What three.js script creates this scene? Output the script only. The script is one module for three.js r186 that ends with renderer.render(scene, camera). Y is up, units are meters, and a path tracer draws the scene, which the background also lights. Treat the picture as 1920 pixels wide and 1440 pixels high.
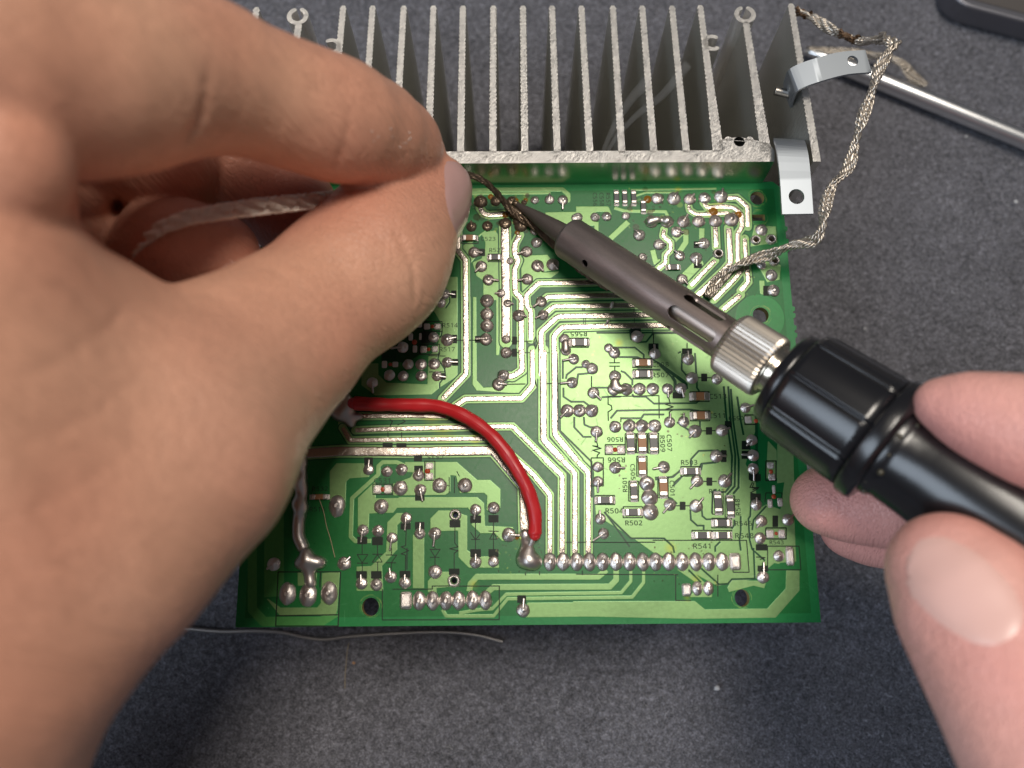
import * as THREE from 'three';
import { mergeGeometries, toCreasedNormals } from 'three/addons/utils/BufferGeometryUtils.js';
import { RoundedBoxGeometry } from 'three/addons/geometries/RoundedBoxGeometry.js';
import { RectAreaLightUniformsLib } from 'three/addons/lights/RectAreaLightUniformsLib.js';
import { ImprovedNoise } from 'three/addons/math/ImprovedNoise.js';
import { Brush, Evaluator, SUBTRACTION } from 'three-bvh-csg';

// ---------------------------------------------------------------- camera, light, exposure
const MM = 0.001, HB = 45 * MM;                      // board surface stands 45 mm above the cloth
const scene = new THREE.Scene();
const renderer = new THREE.WebGLRenderer({ antialias: true });
renderer.setSize(1024, 768);
renderer.toneMapping = THREE.LinearToneMapping;
renderer.toneMappingExposure = 1.08;
renderer.shadowMap.enabled = true;
const FOCAL = 1442;                                  // in pixels of a 1920 x 1440 picture: a 26 mm phone lens
const camera = new THREE.PerspectiveCamera(53.06, 4 / 3, 0.01, 12);
const RIGHT = new THREE.Vector3(0.99995905, -0.00277897, 0.00861227).normalize();
const UP = new THREE.Vector3(0.00900706, 0.21353947, -0.97689292).normalize();
const BACK = new THREE.Vector3().crossVectors(RIGHT, UP).normalize();
const EYE = new THREE.Vector3(-2.489 * MM, HB + 150.8 * MM, 31.573 * MM);
camera.position.copy(EYE);
camera.quaternion.setFromRotationMatrix(new THREE.Matrix4().makeBasis(RIGHT, UP, BACK));
camera.focus = 0.154;
camera.userData.fStop = 10.5;
scene.add(camera);
scene.background = new THREE.Color().setRGB(0.065, 0.068, 0.075);
RectAreaLightUniformsLib.init();
function areaLight(pos, target, w, h, color, intensity) {
  const l = new THREE.RectAreaLight(new THREE.Color().setRGB(...color), intensity, w, h);
  l.position.set(...pos); l.lookAt(...target); scene.add(l); return l;
}
areaLight([0.125, 1.05, -0.21], [0, 0, 0], 0.25, 0.40, [1, 0.92, 0.81], 24);      // ceiling lamp above and behind
areaLight([-0.8, 0.92, 0.38], [0, 0, 0], 0.7, 0.6, [0.74, 0.86, 1], 5.6);        // window behind the camera, to the left

// ---------------------------------------------------------------- helpers
const nz = new ImprovedNoise();
function rng(seed) { let s = seed >>> 0; return () => { s = (s + 0x6D2B79F5) >>> 0; let t = s; t = Math.imul(t ^ (t >>> 15), t | 1); t ^= t + Math.imul(t ^ (t >>> 7), t | 61); return ((t ^ (t >>> 14)) >>> 0) / 4294967296; }; }
const V = (x, y, z) => new THREE.Vector3(x, y, z);
const RAY = (px, py) => RIGHT.clone().multiplyScalar((px - 960) / FOCAL).addScaledVector(UP, -(py - 720) / FOCAL).addScaledVector(BACK, -1);
// measured places: a pixel of the photograph at a height over the board (mm), or at a depth from the lens (mm)
function at(px, py, h = 0) { const d = RAY(px, py); return EYE.clone().addScaledVector(d, (HB + h * MM - EYE.y) / d.y); }
function atD(px, py, depth) { return EYE.clone().addScaledVector(RAY(px, py), depth * MM); }
const depthOf = (p) => -p.clone().sub(EYE).dot(BACK);
const names = new Map();
function numbered(n) { const c = names.get(n) ?? 0; names.set(n, c + 1); return c ? n + '_' + String(c).padStart(3, '0') : n; }
function tag(o, label, category, group, kind) { if (label) o.userData.label = label; if (category) o.userData.category = category; if (group) o.userData.group = group; if (kind) o.userData.kind = kind; return o; }
function thing(name, label, category, p, group) { const o = new THREE.Group(); o.name = numbered(name); o.position.copy(p); scene.add(o); return tag(o, label, category, group); }
function part(name, geo, mat, parent, world = true) {                     // geometry given in world space is moved into its parent's frame
  const m = new THREE.Mesh(geo, mat); m.name = name; m.castShadow = m.receiveShadow = true; parent.add(m);
  if (world) { parent.updateWorldMatrix(true, false); geo.applyMatrix4(parent.matrixWorld.clone().invert()); }
  return m;
}
function canvas(w, h, fill) { const c = document.createElement('canvas'); c.width = w; c.height = h; const g = c.getContext('2d'); if (fill) { g.fillStyle = fill; g.fillRect(0, 0, w, h); } return [c, g]; }
function tex(c, srgb, rx, ry) { const t = new THREE.CanvasTexture(c); if (srgb) t.colorSpace = THREE.SRGBColorSpace; t.wrapS = t.wrapT = THREE.RepeatWrapping; t.anisotropy = 8; if (rx) t.repeat.set(rx, ry ?? rx); return t; }
const lin = (r, g, b) => new THREE.Color().setRGB(r, g, b);
const std = (o) => new THREE.MeshStandardMaterial(o), phy = (o) => new THREE.MeshPhysicalMaterial(o);
function grainTex(seed, size, fn) { const d = new Uint8Array(size * size * 4), r = rng(seed); for (let y = 0; y < size; y++) for (let x = 0; x < size; x++) { const v = Math.max(0, Math.min(255, fn(x, y, r) * 255)); const i = (y * size + x) * 4; d[i] = d[i + 1] = d[i + 2] = v; d[i + 3] = 255; } const t = new THREE.DataTexture(d, size, size); t.wrapS = t.wrapT = THREE.RepeatWrapping; t.magFilter = THREE.LinearFilter; t.needsUpdate = true; return t; }
const tileN = (x, y, size, f, z) => { const u = x / size, v = y / size; const a = nz.noise(u * f, v * f, z), b = nz.noise((u - 1) * f, v * f, z), c = nz.noise(u * f, (v - 1) * f, z), d = nz.noise((u - 1) * f, (v - 1) * f, z); return a * (1 - u) * (1 - v) + b * u * (1 - v) + c * (1 - u) * v + d * u * v; };
function planarUV(geo, a = 'x', b = 'z') { const p = geo.attributes.position, n = p.count, uv = new Float32Array(n * 2); for (let i = 0; i < n; i++) { uv[2 * i] = a === 'x' ? p.getX(i) : p.getY(i); uv[2 * i + 1] = b === 'z' ? p.getZ(i) : p.getY(i); } geo.setAttribute('uv', new THREE.BufferAttribute(uv, 2)); return geo; }
function tube(pts, r, seg = 40, rad = 8, closed = false) { return new THREE.TubeGeometry(new THREE.CatmullRomCurve3(pts, closed, 'centripetal'), seg, r, rad, closed); }
function tubeVar(pts, rf, seg = 40, rad = 10) {                            // a tube whose radius varies along it, with rounded ends
  const c = new THREE.CatmullRomCurve3(pts, false, 'centripetal'), g = new THREE.TubeGeometry(c, seg, 1, rad, false), p = g.attributes.position;
  for (let i = 0; i <= seg; i++) { const ctr = c.getPointAt(i / seg), r = rf(i / seg); for (let j = 0; j <= rad; j++) { const k = i * (rad + 1) + j, v = V(p.getX(k), p.getY(k), p.getZ(k)).sub(ctr).multiplyScalar(r).add(ctr); p.setXYZ(k, v.x, v.y, v.z); } }
  g.computeVertexNormals(); return g;
}
const ball = (p, r, ws = 14, hs = 10) => new THREE.SphereGeometry(r, ws, hs).translate(p.x, p.y, p.z);
const plain = (g) => { for (const k of Object.keys(g.attributes)) if (!['position', 'normal', 'uv'].includes(k)) g.deleteAttribute(k); return g.index ? g.toNonIndexed() : g; };
const merge = (list) => mergeGeometries(list.map(plain));

// ---------------------------------------------------------------- cloth on the table
{
  const fuzz = grainTex(5, 1024, (x, y, r) => { const n = tileN(x, y, 1024, 30, 3) * 0.2 + tileN(x, y, 1024, 140, 8) * 0.5; return 0.42 + n * 0.35 + (r() - 0.5) * 0.5; });
  fuzz.repeat.set(14, 14);
  const bump = fuzz.clone(); bump.repeat.set(14, 14);
  const [c, g] = canvas(1024, 1024);
  const id = g.createImageData(1024, 1024), r = rng(17);
  for (let y = 0; y < 1024; y++) for (let x = 0; x < 1024; x++) {
    const n = tileN(x, y, 1024, 9, 1) * 0.22 + tileN(x, y, 1024, 40, 4) * 0.2 + tileN(x, y, 1024, 160, 6) * 0.5, k = 1 + n * 0.75 + (r() - 0.5) * 0.75, i = (y * 1024 + x) * 4, q = r() < 0.012 ? 26 : 0;
    id.data[i] = 112 * k + q; id.data[i + 1] = 112 * k + q; id.data[i + 2] = 120 * k + q; id.data[i + 3] = 255;
  }
  g.putImageData(id, 0, 0);
  const t = tex(c, true, 6.2), m = std({ map: t, bumpMap: bump, bumpScale: 0.0009, roughness: 1 });
  const cloth = new THREE.Mesh(new THREE.PlaneGeometry(1.4, 1.2, 200, 160).rotateX(-Math.PI / 2), m);
  const p = cloth.geometry.attributes.position;
  for (let i = 0; i < p.count; i++) p.setY(i, (nz.noise(p.getX(i) * 22, 1.5, p.getZ(i) * 22) - 0.8) * 0.0007);
  cloth.geometry.computeVertexNormals();
  cloth.name = 'table_cloth'; cloth.receiveShadow = true; tag(cloth, 'dark grey felt cloth covering the table', null, null, 'structure'); scene.add(cloth);
  // the raised nap of the felt
  const blade = new THREE.BufferGeometry();
  blade.setAttribute('position', new THREE.Float32BufferAttribute([-0.025, 0, 0, 0.025, 0, 0, 0.03, 0.32, 0.3, -0.02, 0.32, 0.3, 0.06, 0.42, 1.0], 3));
  blade.setIndex([0, 1, 2, 0, 2, 3, 3, 2, 4]); blade.computeVertexNormals();
  const N = 230000, nap = new THREE.InstancedMesh(blade, std({ color: lin(1, 1, 1), roughness: 0.85 }), N), M = new THREE.Matrix4(), q = new THREE.Quaternion(), e = new THREE.Euler(), col = new THREE.Color();
  for (let i = 0; i < N; i++) {
    const x = (r() - 0.5) * 0.29, z = -0.135 + r() * 0.235, s = (0.6 + r() * 1.3) * MM;
    e.set((r() - 0.6) * 1.1, r() * 6.283, (r() - 0.5) * 0.8); q.setFromEuler(e);
    M.compose(V(x, -0.0005, z), q, V(s, s, s)); nap.setMatrixAt(i, M);
    const b = (0.055 + 0.15 * r() + (r() < 0.08 ? 0.25 : 0)) * (1 + 0.25 * nz.noise(x * 90, 2, z * 90)); col.setRGB(b * 0.97, b * 0.98, b * 1.07); nap.setColorAt(i, col);
  }
  nap.name = 'felt_nap'; tag(nap, 'short grey fibres standing up from the felt cloth', null, null, 'stuff'); scene.add(nap);
}

// ---------------------------------------------------------------- circuit board
const BW = 110 * MM, BD = 89.9 * MM;
const REG = { A: [640, 320, 460 / 1920], B: [1080, 320, 460 / 1920], C: [640, 560, 460 / 1920], D: [1030, 600, 460 / 1920], E: [1080, 860, 460 / 1920], F: [430, 860, 460 / 1920], G: [760, 860, 460 / 1920], H: [560, 520, 300 / 1920], I: [820, 330, 300 / 1920], K: [980, 480, 300 / 1920], M: [1380, 640, 160 / 501], N: [420, 1020, 300 / 1920], P: [0, 0, 1] };
const px = (R, x, y) => [REG[R][0] + x * REG[R][2], REG[R][1] + y * REG[R][2]];
const onB = (R, x, y) => { const p = at(...px(R, x, y)); return [p.x, p.z]; };
const mmpp = (R, x, y) => depthOf(at(...px(R, x, y))) / FOCAL * REG[R][2];      // metres on the board for one unit of that region
const nums = (s) => s.trim().split(/[\s,;]+/).map(Number);
const lists = (s) => s.split('|').map(nums);
const CW = 2048, CH = Math.round(CW * BD / BW), CS = CW / BW;
const board = thing('circuit_board', 'green printed circuit board with silver solder joints, lying solder side up', 'circuit board', V(0, HB, 0));
const M = {
  solder: std({ color: lin(0.74, 0.68, 0.64), metalness: 1, roughness: 0.40 }),
  solderDull: std({ color: lin(0.60, 0.53, 0.49), metalness: 1, roughness: 0.42 }),
  solderBurnt: std({ color: lin(0.20, 0.15, 0.11), metalness: 0.8, roughness: 0.32 }),
  tin: std({ color: lin(0.44, 0.385, 0.335), metalness: 1, roughness: 0.25 }),
  lead: std({ color: lin(0.62, 0.57, 0.54), metalness: 1, roughness: 0.36 }),
  resistor: std({ color: lin(0.035, 0.033, 0.035), roughness: 0.4 }),
  capacitor: std({ color: lin(0.33, 0.15, 0.06), roughness: 0.5 }),
  glue: phy({ color: lin(0.42, 0.06, 0.02), roughness: 0.3 }),
  flux: phy({ color: lin(0.42, 0.20, 0.03), roughness: 0.15, transmission: 0.5, thickness: 0 }),
};
{
  const grain = grainTex(31, 512, (x, y, r) => 0.5 + tileN(x, y, 512, 14, 2) * 0.5 + tileN(x, y, 512, 50, 7) * 0.35 + (r() - 0.5) * 0.12);
  for (const k of ['solder', 'solderDull', 'tin', 'solderBurnt']) { M[k].bumpMap = grain; M[k].bumpScale = 0.00006; }
}
const TRACES = [];                                    // tinned tracks: region, width, points
const T = (R, w, s) => { for (const l of s.split('|')) TRACES.push([R, w, nums(l)]); };
T('B', 30, '880 270 890 310 940 340 1040 340 1190 330 1215 370');
T('B', 38, '1000 250 1030 290 1150 280 1240 290 1295 340 1300 440 1265 490 1265 640 1270 740');
T('B', 36, '1180 215 1260 210 1340 280 1345 440');
T('B', 40, '1090 440 1098 600'); T('B', 36, '1090 700 900 900');
T('B', 46, '1195 450 1210 720 1160 780 950 980');
T('B', 36, '1320 530 1328 660 1340 780 1350 870 1290 940');
T('B', 36, '1310 760 1240 850 1080 1010'); T('B', 40, '1290 970 1150 1090');
T('B', 32, '690 460 680 510 740 560 740 620 700 660 700 720 640 770');
T('I', 62, '510 380 555 450 620 470 780 460 900 440 960 520');
T('A', 58, '905 420 900 620'); T('A', 42, '900 610 970 700 975 1440');
T('C', 42, '975 -10 975 590 790 785');
T('A', 66, '1280 420 1287 900 1287 1340');
T('A', 44, '1395 500 1355 580 1355 650 1385 700 1355 770 1360 950 1408 1000 1408 1420');
T('C', 46, '1408 380 1415 560 1340 610 1260 600');
T('K', 60, '1050 310 700 320 190 325 40 470 50 600 95 660 100 1000'); T('C', 40, '1494 400 1497 680 1410 780 970 785 890 840');
T('K', 60, '1220 470 700 480 300 490 240 540'); T('K', 60, '1390 590 700 600 370 605 270 690');
T('K', 66, '1560 705 700 720 420 725 220 910 222 1440'); T('C', 52, '1582 400 1582 1105 1735 1270');
T('K', 66, '1760 830 1000 840 470 855 375 960 380 1440'); T('C', 46, '1668 400 1670 1062 1850 1275');
T('P', 17, '560 851 640 846 760 847 925 845 982 912 984 1002');
T('C', 36, '130 920 560 915 820 920'); T('C', 36, '110 1030 300 1022 1240 1000 1340 1000 1580 1240');
T('C', 34, '10 1010 70 1108 700 1100 1180 1095'); T('P', 9, '925 823 1000 890 1031 928 1031 1040');
T('P', 10, '1018 857 1054 892 1054 1040'); T('P', 10, '1055 864 1078 887 1078 1040'); T('P', 10, '1083 866 1103 886 1103 1040');
T('A', 40, '-240 1300 -240 1300.5');
const HOLES = [['B', 1418, 215, 55, 55], ['B', 1428, 368, 50, 26, 1], ['B', 1445, 1130, 62, 62], ['E', 1300, 1090, 58, 66], ['F', 1105, 1160, 66, 70]];
{
  const [cc, g] = canvas(CW, CH, '#1d6b34'), [cm, gm] = canvas(CW, CH, '#000'), [cb, gb] = canvas(CW, CH, '#505050');
  const XY = (R, x, y) => { const [a, b] = onB(R, x, y); return [(a + BW / 2) * CS, (b + BD / 2) * CS]; };
  const path = (ctx, R, n) => { ctx.beginPath(); for (let i = 0; i < n.length; i += 2) ctx[i ? 'lineTo' : 'moveTo'](...XY(R, n[i], n[i + 1])); };
  const all = (f) => { f(g, 0); f(gm, 1); f(gb, 2); };
  const COP = ['#7c9f66', 'rgb(0,94,72)', '#9a9a9a'], BARE = ['#0a472a', 'rgb(0,90,0)', '#505050'];
  gm.fillStyle = BARE[1]; gm.fillRect(0, 0, CW, CH);
  const poly = (R, s, tone = COP) => { for (const n of lists(s)) all((c, i) => { path(c, R, n); c.closePath(); c.fillStyle = c.strokeStyle = tone[i]; c.lineJoin = 'round'; c.lineWidth = 4; c.fill(); c.stroke(); }); };
  const line = (R, w, s, tone = COP, cap = 'butt') => { for (const n of lists(s)) { const k = mmpp(R, n[0], n[1]) * CS; all((c, i) => { path(c, R, n); c.lineCap = cap; c.lineJoin = 'round'; c.lineWidth = w * k; c.strokeStyle = tone[i]; c.stroke(); }); } };
  // the margin, brighter for want of anything under it
  all((c, i) => { if (i === 0) { c.strokeStyle = '#237a41'; c.lineWidth = 62; c.strokeRect(0, 0, CW, CH); } });
  // copper under the mask
  poly('P', '1062 612 1330 612 1400 700 1485 760 1488 1025 1415 1085 1345 1098 1250 1045 1225 1035 1190 1010 1118 965 1113 885 1050 822 1050 630');
  poly('H', '1760 0 1900 0 1900 1180 1700 1310 1590 1400 920 1410 760 1290 760 1040 950 1040 950 1170 1050 1270 1550 1290 1560 1000 1560 960 1670 840 1720 560 1640 420 1600 380 1700 200');
  poly('H', '1010 480 1500 480 1640 700 1480 900 1300 1020 1000 1000', ['#133f22', 'rgb(0,95,0)', '#505050']);
  poly('A', '1030 720 1100 690 1130 600 1130 560 1100 490 1200 470 1240 520 1240 1340 1230 1440 1215 1440 1215 1010 1115 1000 1115 860 1060 820 1055 800');
  poly('A', '940 600 1130 470 1020 560 1060 660 1010 720');
  poly('A', '1410 740 1470 800 1500 790 1600 800 1700 790 1420 1000'); poly('I', '1020 960 1320 950 1440 1120 1200 1150 1030 1160');
  poly('C', '1035 -10 1052 -10 1055 640 1110 700 1270 690 1440 560 1460 560 1460 700 1400 740 1060 715 1030 670');
  line('I', 55, '380 175 700 165 1350 160 1500 160 1570 220 1570 290 1500 290'); line('I', 30, '380 215 700 210 1250 205 1360 200');
  poly('I', '1300 440 1900 430 1900 590 1400 580 1300 500'); line('B', 45, '0 300 240 300 260 350'); line('B', 34, '160 400 160 480'); line('B', 44, '410 400 270 530');
  line('B', 42, '985 450 985 560 | 860 460 860 560 800 650 | 600 620 625 720 700 700'); line('B', 16, '430 150 1100 140 | 440 205 550 170 790 170'); line('B', 26, '300 290 380 315 700 320 720 360');
  poly('B', '1400 430 1560 440 1570 560 1370 590 1380 520 | 1440 700 1600 740 1590 850 1500 870 1440 760'); line('B', 40, '1455 860 1460 950 1540 950'); line('B', 80, '830 860 920 770 960 730 940 690'); line('B', 50, '840 470 700 600');
  { const [a, b] = XY('B', 1440, 1150), r = 190 * mmpp('B', 1440, 1150) * CS; all((c, i) => { c.beginPath(); c.arc(a, b, r, 0, 7); c.fillStyle = ['#2f8747', 'rgb(0,100,0)', '#606060'][i]; c.fill(); }); }
  // lower left supply tracks
  poly('F', '790 100 840 40 1080 40 1090 140 940 150 910 180 905 380 790 380');
  line('F', 32, '1380 60 1310 28 1200 28 1165 60 1165 125 960 310 950 610 985 645 1110 645');
  poly('F', '1280 200 1420 150 1450 95 1690 95 1725 130 1725 255 1690 280 1290 285 1270 260');
  poly('F', '1010 310 1140 185 1140 315 1860 305 1860 380 1310 380 1280 420 1090 425 1085 560 1010 560'); poly('G', '-50 305 560 305 612 350 620 530 840 540 850 600 820 640 760 640 700 580 590 580 520 515 560 470 490 378 -50 380');
  poly('G', '0 30 400 30 560 170 660 170 740 240 740 380 690 430 640 400 645 290 620 265 430 265 400 130 0 100');
  poly('F', '1240 500 1310 430 1410 430 1310 520 1310 710 1190 840 1200 1030 1000 1030 1000 850 1110 845 1230 730 | 1440 600 1520 600 1520 1010 1440 1010');
  poly('G', '200 470 260 410 350 410 480 450 480 720 560 770 720 770 730 850 500 850 420 770 415 560 200 565 | 180 960 240 890 340 890 350 1000 240 1010 240 1050 180 1040');
  line('G', 46, '500 1040 510 980 560 925 1510 925 1575 870'); line('G', 46, '640 1050 690 1006 1600 1003 1650 950 1650 870'); line('G', 26, '1765 870 1765 960 1690 1050 790 1062 680 1175 560 1185 420 1210 | 1865 870 1865 970 1775 1085 800 1097 690 1232 320 1232 290 1180');
  poly('G', '920 1185 960 1132 1920 1128 1920 1228 930 1238'); poly('E', '-20 1122 930 1120 1010 1185 1500 1178 1645 1020 1650 880 1745 880 1745 1030 1560 1240 930 1250 -20 1230 | 1110 880 1390 830 1400 935 1220 945 1190 980 1120 980 1000 870 | 1190 1010 1220 960 1440 960 1500 920 1470 1010 1390 990 1200 1040');
  poly('E', '800 870 900 870 1000 970 1070 1000 1060 1080 900 1080 960 980 | 1400 760 1480 800 1590 820 1600 730 1500 700');
  poly('P', '1425 780 1485 790 1488 905 1470 905 1468 800'); poly('P', '1426 850 1446 850 1446 960 1426 960', BARE); poly('M', '130 480 240 600 240 800 280 830 230 1180 200 1190 130 1180 120 830 60 720', ['#136030', 'rgb(0,95,0)', '#505050']); poly('M', '190 590 235 640 240 800 180 800 | 245 610 310 700 310 820 245 830 | 90 1010 180 960 260 990 340 1050 350 1290 230 1300 90 1180');
  line('F', 150, '350 190 350 1080', ['#4a8c48', 'rgb(0,104,40)', '#808080']); line('F', 70, '180 260 180 1180 270 1275 720 1275 840 1200', ['#4a8c48', 'rgb(0,104,40)', '#808080']); poly('F', '730 900 860 890 840 1190 820 1225 400 1225 300 1100 400 1170 690 1170 720 1130 | 540 890 680 890 680 990 540 990');
  line('P', 12, '655 815 640 800 640 790');
  for (const [R, w, n] of TRACES) { const k = mmpp(R, n[0], n[1]) * CS, f = 0.2396 / REG[R][2]; all((c, i) => { path(c, R, n); c.lineJoin = c.lineCap = 'round'; c.lineWidth = (w + 30 * f + 16 * f) * k; c.strokeStyle = BARE[i]; c.stroke(); }); }
  for (const [R, w, n] of TRACES) { const k = mmpp(R, n[0], n[1]) * CS, f = 0.2396 / REG[R][2]; all((c, i) => { path(c, R, n); c.lineJoin = c.lineCap = 'round'; c.lineWidth = (w + 30 * f) * k; c.strokeStyle = COP[i]; c.stroke(); }); }
  // gaps etched in the copper
  const DK = ['#0a3f22', 'rgb(0,95,0)', '#505050'];
  line('D', 13, '500 215 670 215 740 270 740 305 | 540 290 690 290 735 310 | 690 385 870 390 | 790 200 780 265 810 310 880 350 1060 480 1080 510 | 870 360 985 470 985 580 | 1040 260 1035 390 1075 435 | 1140 260 1155 480 1155 530 1175 560 | 630 75 640 150 690 175 760 170 810 105 1000 100 | 370 100 960 98 | 105 310 105 460 | 110 530 110 600 170 640 270 640 310 670 | 130 460 135 430 210 370 260 370 | 215 490 225 425 330 415 | 340 530 460 530 | 410 605 480 600 560 600 | 195 760 195 840 265 915 330 915 | 270 760 275 820 320 840 370 840 | 480 770 530 710 1100 700 1170 710 | 560 770 720 770 740 740 900 740 | 755 600 820 655 1150 650 1180 620 | 650 580 660 600 760 600 | 560 400 590 410 650 470 650 510', DK);
  line('D', 13, '1180 790 1180 880 | 1000 800 1090 860 | 1110 1150 1110 1090 1170 1025 1320 1020 1345 1045 | 1175 1160 1190 1125 1330 1110 | 830 1250 960 1230 1030 1180 | 970 1300 1040 1225 | 930 1390 960 1400 1000 1440 | 60 260 75 860 330 1110 335 1390', DK);
  line('D', 15, '1365 520 1385 760 1430 1070 1425 1290 1380 1345 1290 1345 | 1400 520 1420 800 1455 1050 1452 1300 1390 1370 | 1420 540 1440 800 1482 1090 1482 1310 1440 1360 | 1470 600 1500 800 1520 900', DK);
  line('D', 24, '870 350 1070 500 1075 540 | 960 440 985 480 985 570', DK); poly('D', '1010 260 1020 250 1030 250', DK);
  line('E', 13, '895 400 900 480 950 525 1000 525 1000 560 | 985 400 990 450 1020 475 1200 475 | 1065 430 1070 260 1100 240 | 1240 480 1240 520 1220 550 | 1290 450 1290 560 1280 640 1290 720 | 1130 650 1090 690 1090 730 | 770 190 830 140 | 620 150 760 145 820 90 | 980 90 990 40 1100 30 | 220 420 430 625 690 625 760 690 770 740 | 240 440 420 690 | 1370 330 1365 450 1350 470 1360 640 1380 710 1480 800 | 1490 370 1390 480 1380 560 | 880 870 980 970 | 980 860 1120 985 1190 980 1220 945 1400 940 1395 820 1390 700', DK);
  line('H', 16, '1720 640 1710 700 1630 790 1550 800 | 1680 900 1670 980 1750 1100 1760 1180 1690 1270 1690 1330 | 1760 370 1810 300 1810 250 1780 160 1700 130', DK); line('F', 13, '1390 700 1390 870', DK); line('D', 22, '1620 700 1625 1270', DK);
  // exposed copper round joints and pads is handled by the solder itself
  // print
  const K = ['#0c1a10', 'rgb(0,150,0)', '#606060'], SILK = (R, w, s) => line(R, w, s, K);
  const box = (R, s) => { for (const [x, y, w, h] of lists(s)) poly(R, `${x - w / 2} ${y - h / 2} ${x + w / 2} ${y - h / 2} ${x + w / 2} ${y + h / 2} ${x - w / 2} ${y + h / 2}`, K); };
  const frame = (R, s, t = 7) => { for (const [x, y, w, h] of lists(s)) SILK(R, t, `${x - w / 2} ${y - h / 2} ${x + w / 2} ${y - h / 2} ${x + w / 2} ${y + h / 2} ${x - w / 2} ${y + h / 2} ${x - w / 2} ${y - h / 2}`); };
  const text = (R, s, x, y, size, turn = 0) => { const [a, b] = XY(R, x, y), k = mmpp(R, x, y) * CS; all((c, i) => { c.save(); c.translate(a, b); c.rotate(turn * Math.PI / 180); c.font = `${size * k * 1.1}px monospace`; c.textAlign = 'center'; c.textBaseline = 'middle'; c.fillStyle = K[i]; c.scale(1.12, 1); c.fillText(s, 0, 0); c.restore(); }); };
  for (const l of ['R565 230 108 46 180', 'C508 870 345 46', 'R507 870 432 46', 'C513 1320 598 48', 'C511 1315 750 48', 'C559 1462 768 42 180', 'R506 515 935 44 180', 'R566 525 1095 48 180', 'R509 885 968 46 90', 'C507 938 962 46 90', 'C505 655 1190 44 90', 'R501 592 1288 42 -90', 'R503 1095 1117 46', 'C501 962 1320 44 90', 'R547 1312 1342 44']) { const [s, x, y, z, a] = l.split(' '); text('D', s, +x, +y, +z, +(a ?? 0)); }
  for (const l of ['R504 300 410 50', 'R502 452 502 48', 'R541 990 685 52', 'R546 1310 506 48', 'R548 1318 603 52', 'R548 1268 380 46 -90', 'R543 1570 655 40']) { const [s, x, y, z, a] = l.split(' '); text('E', s, +x, +y, +z, +(a ?? 0)); }
  text('H', 'R514', 1815, 580, 66); text('H', 'R517', 1780, 865, 66); text('H', 'R534', 1535, 420, 60, 90); text('F', 'C531', 1200, 175, 48); text('C', 'C535', 735, 1240, 44, 180); text('A', 'R522', 1215, 622, 42); text('A', 'C523', 1150, 535, 40); text('H', 'R522', 1090, 950, 56); text('B', 'C556', 150, 225, 40, 90); text('B', 'C558', 200, 225, 40, 90); text('B', 'R557', 252, 225, 40, 90); text('C', '1', -200, 300, 30); text('F', 'R532', 710, 235, 44); text('F', 'R516', 690, 395, 44);
  SILK('D', 7, '460 600 460 660 485 670 490 700 460 720 462 790 | 460 600 858 592 | 858 592 860 770 | 560 762 560 800 | 330 440 330 540 | 510 305 510 335 M'.replace(' M', '') + ' | 470 335 552 335 | 470 362 552 362 | 512 362 512 400 | 935 610 945 650 910 660 970 680 910 700 965 705 940 720 940 740 | 370 950 380 990 340 985 405 1005 340 1020 395 1040 375 1060 375 1080 | 1160 452 1270 452 | 1190 868 1310 866 | 1195 1264 1310 1264 | 815 100 815 190 | 1078 180 1078 240 | 1590 1270 1570 1310 1640 1310 1590 1330');
  SILK('E', 7, '-80 655 620 655 | 600 640 1335 640 1355 890 1230 890 | 0 905 800 908 | 780 910 780 1110 900 1112 | 1110 910 1110 1080 | 780 370 890 370 | 1230 860 1230 890 | 1410 770 1480 775 1440 790 | 1500 870 1760 870 1745 685 1500 685 1500 870'); SILK('G', 7, '210 998 735 998 735 1260 -180 1262 -180 1020 | -100 1022 210 1022 210 998 | 940 890 940 915 | 1050 880 1050 912 | 1385 875 1385 912');
  SILK('N', 13, '650 335 1400 335 1370 985 620 985 650 335 | 630 862 1375 850 | 1160 335 1150 520');
  SILK('F', 6, '1040 660 1040 750 | 1000 750 1085 750 1040 815 1000 750 | 1000 818 1085 818 | 1040 815 1040 890 | 1160 660 1160 750 1120 810 1195 810 1160 750 | 1120 748 1200 748 | 1160 810 1160 890 | 1268 700 1268 755 1225 755 1310 755 1268 815 | 1225 815 1305 815 | 1268 815 1268 870 | 1385 555 1380 680 1345 690 1405 720 1345 745 1380 755 1378 890 | 1610 690 1610 710 1570 710 1650 710 1610 770 1575 712 | 1570 772 1645 772 | 1610 770 1610 840 | 1765 530 1765 660 1790 690 1725 705 1790 720 1760 740 1760 870 | 1720 145 1720 270 | 1762 145 1762 270 | 1650 210 1720 210 | 1780 100 1800 140');
  SILK('G', 6, '548 490 550 720 | 690 490 690 720 | 510 575 550 635 585 590 | 515 632 585 632 | 650 568 730 570 | 690 575 660 630 720 630 690 575'); SILK('A', 6, '890 1328 1050 1328 | 1330 1335 1490 1335 | 1330 1424 1490 1424 | 1520 1300 1505 1340 1520 1395 1535 1350 1520 1300'); SILK('C', 7, '380 945 400 962 380 1000 | 480 945 500 962 440 990 | 365 1045 365 1085 | 472 1045 472 1085 | 900 325 1060 325 | 1290 670 1440 668 | 1600 665 1720 663 | 1510 620 1530 690');
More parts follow.
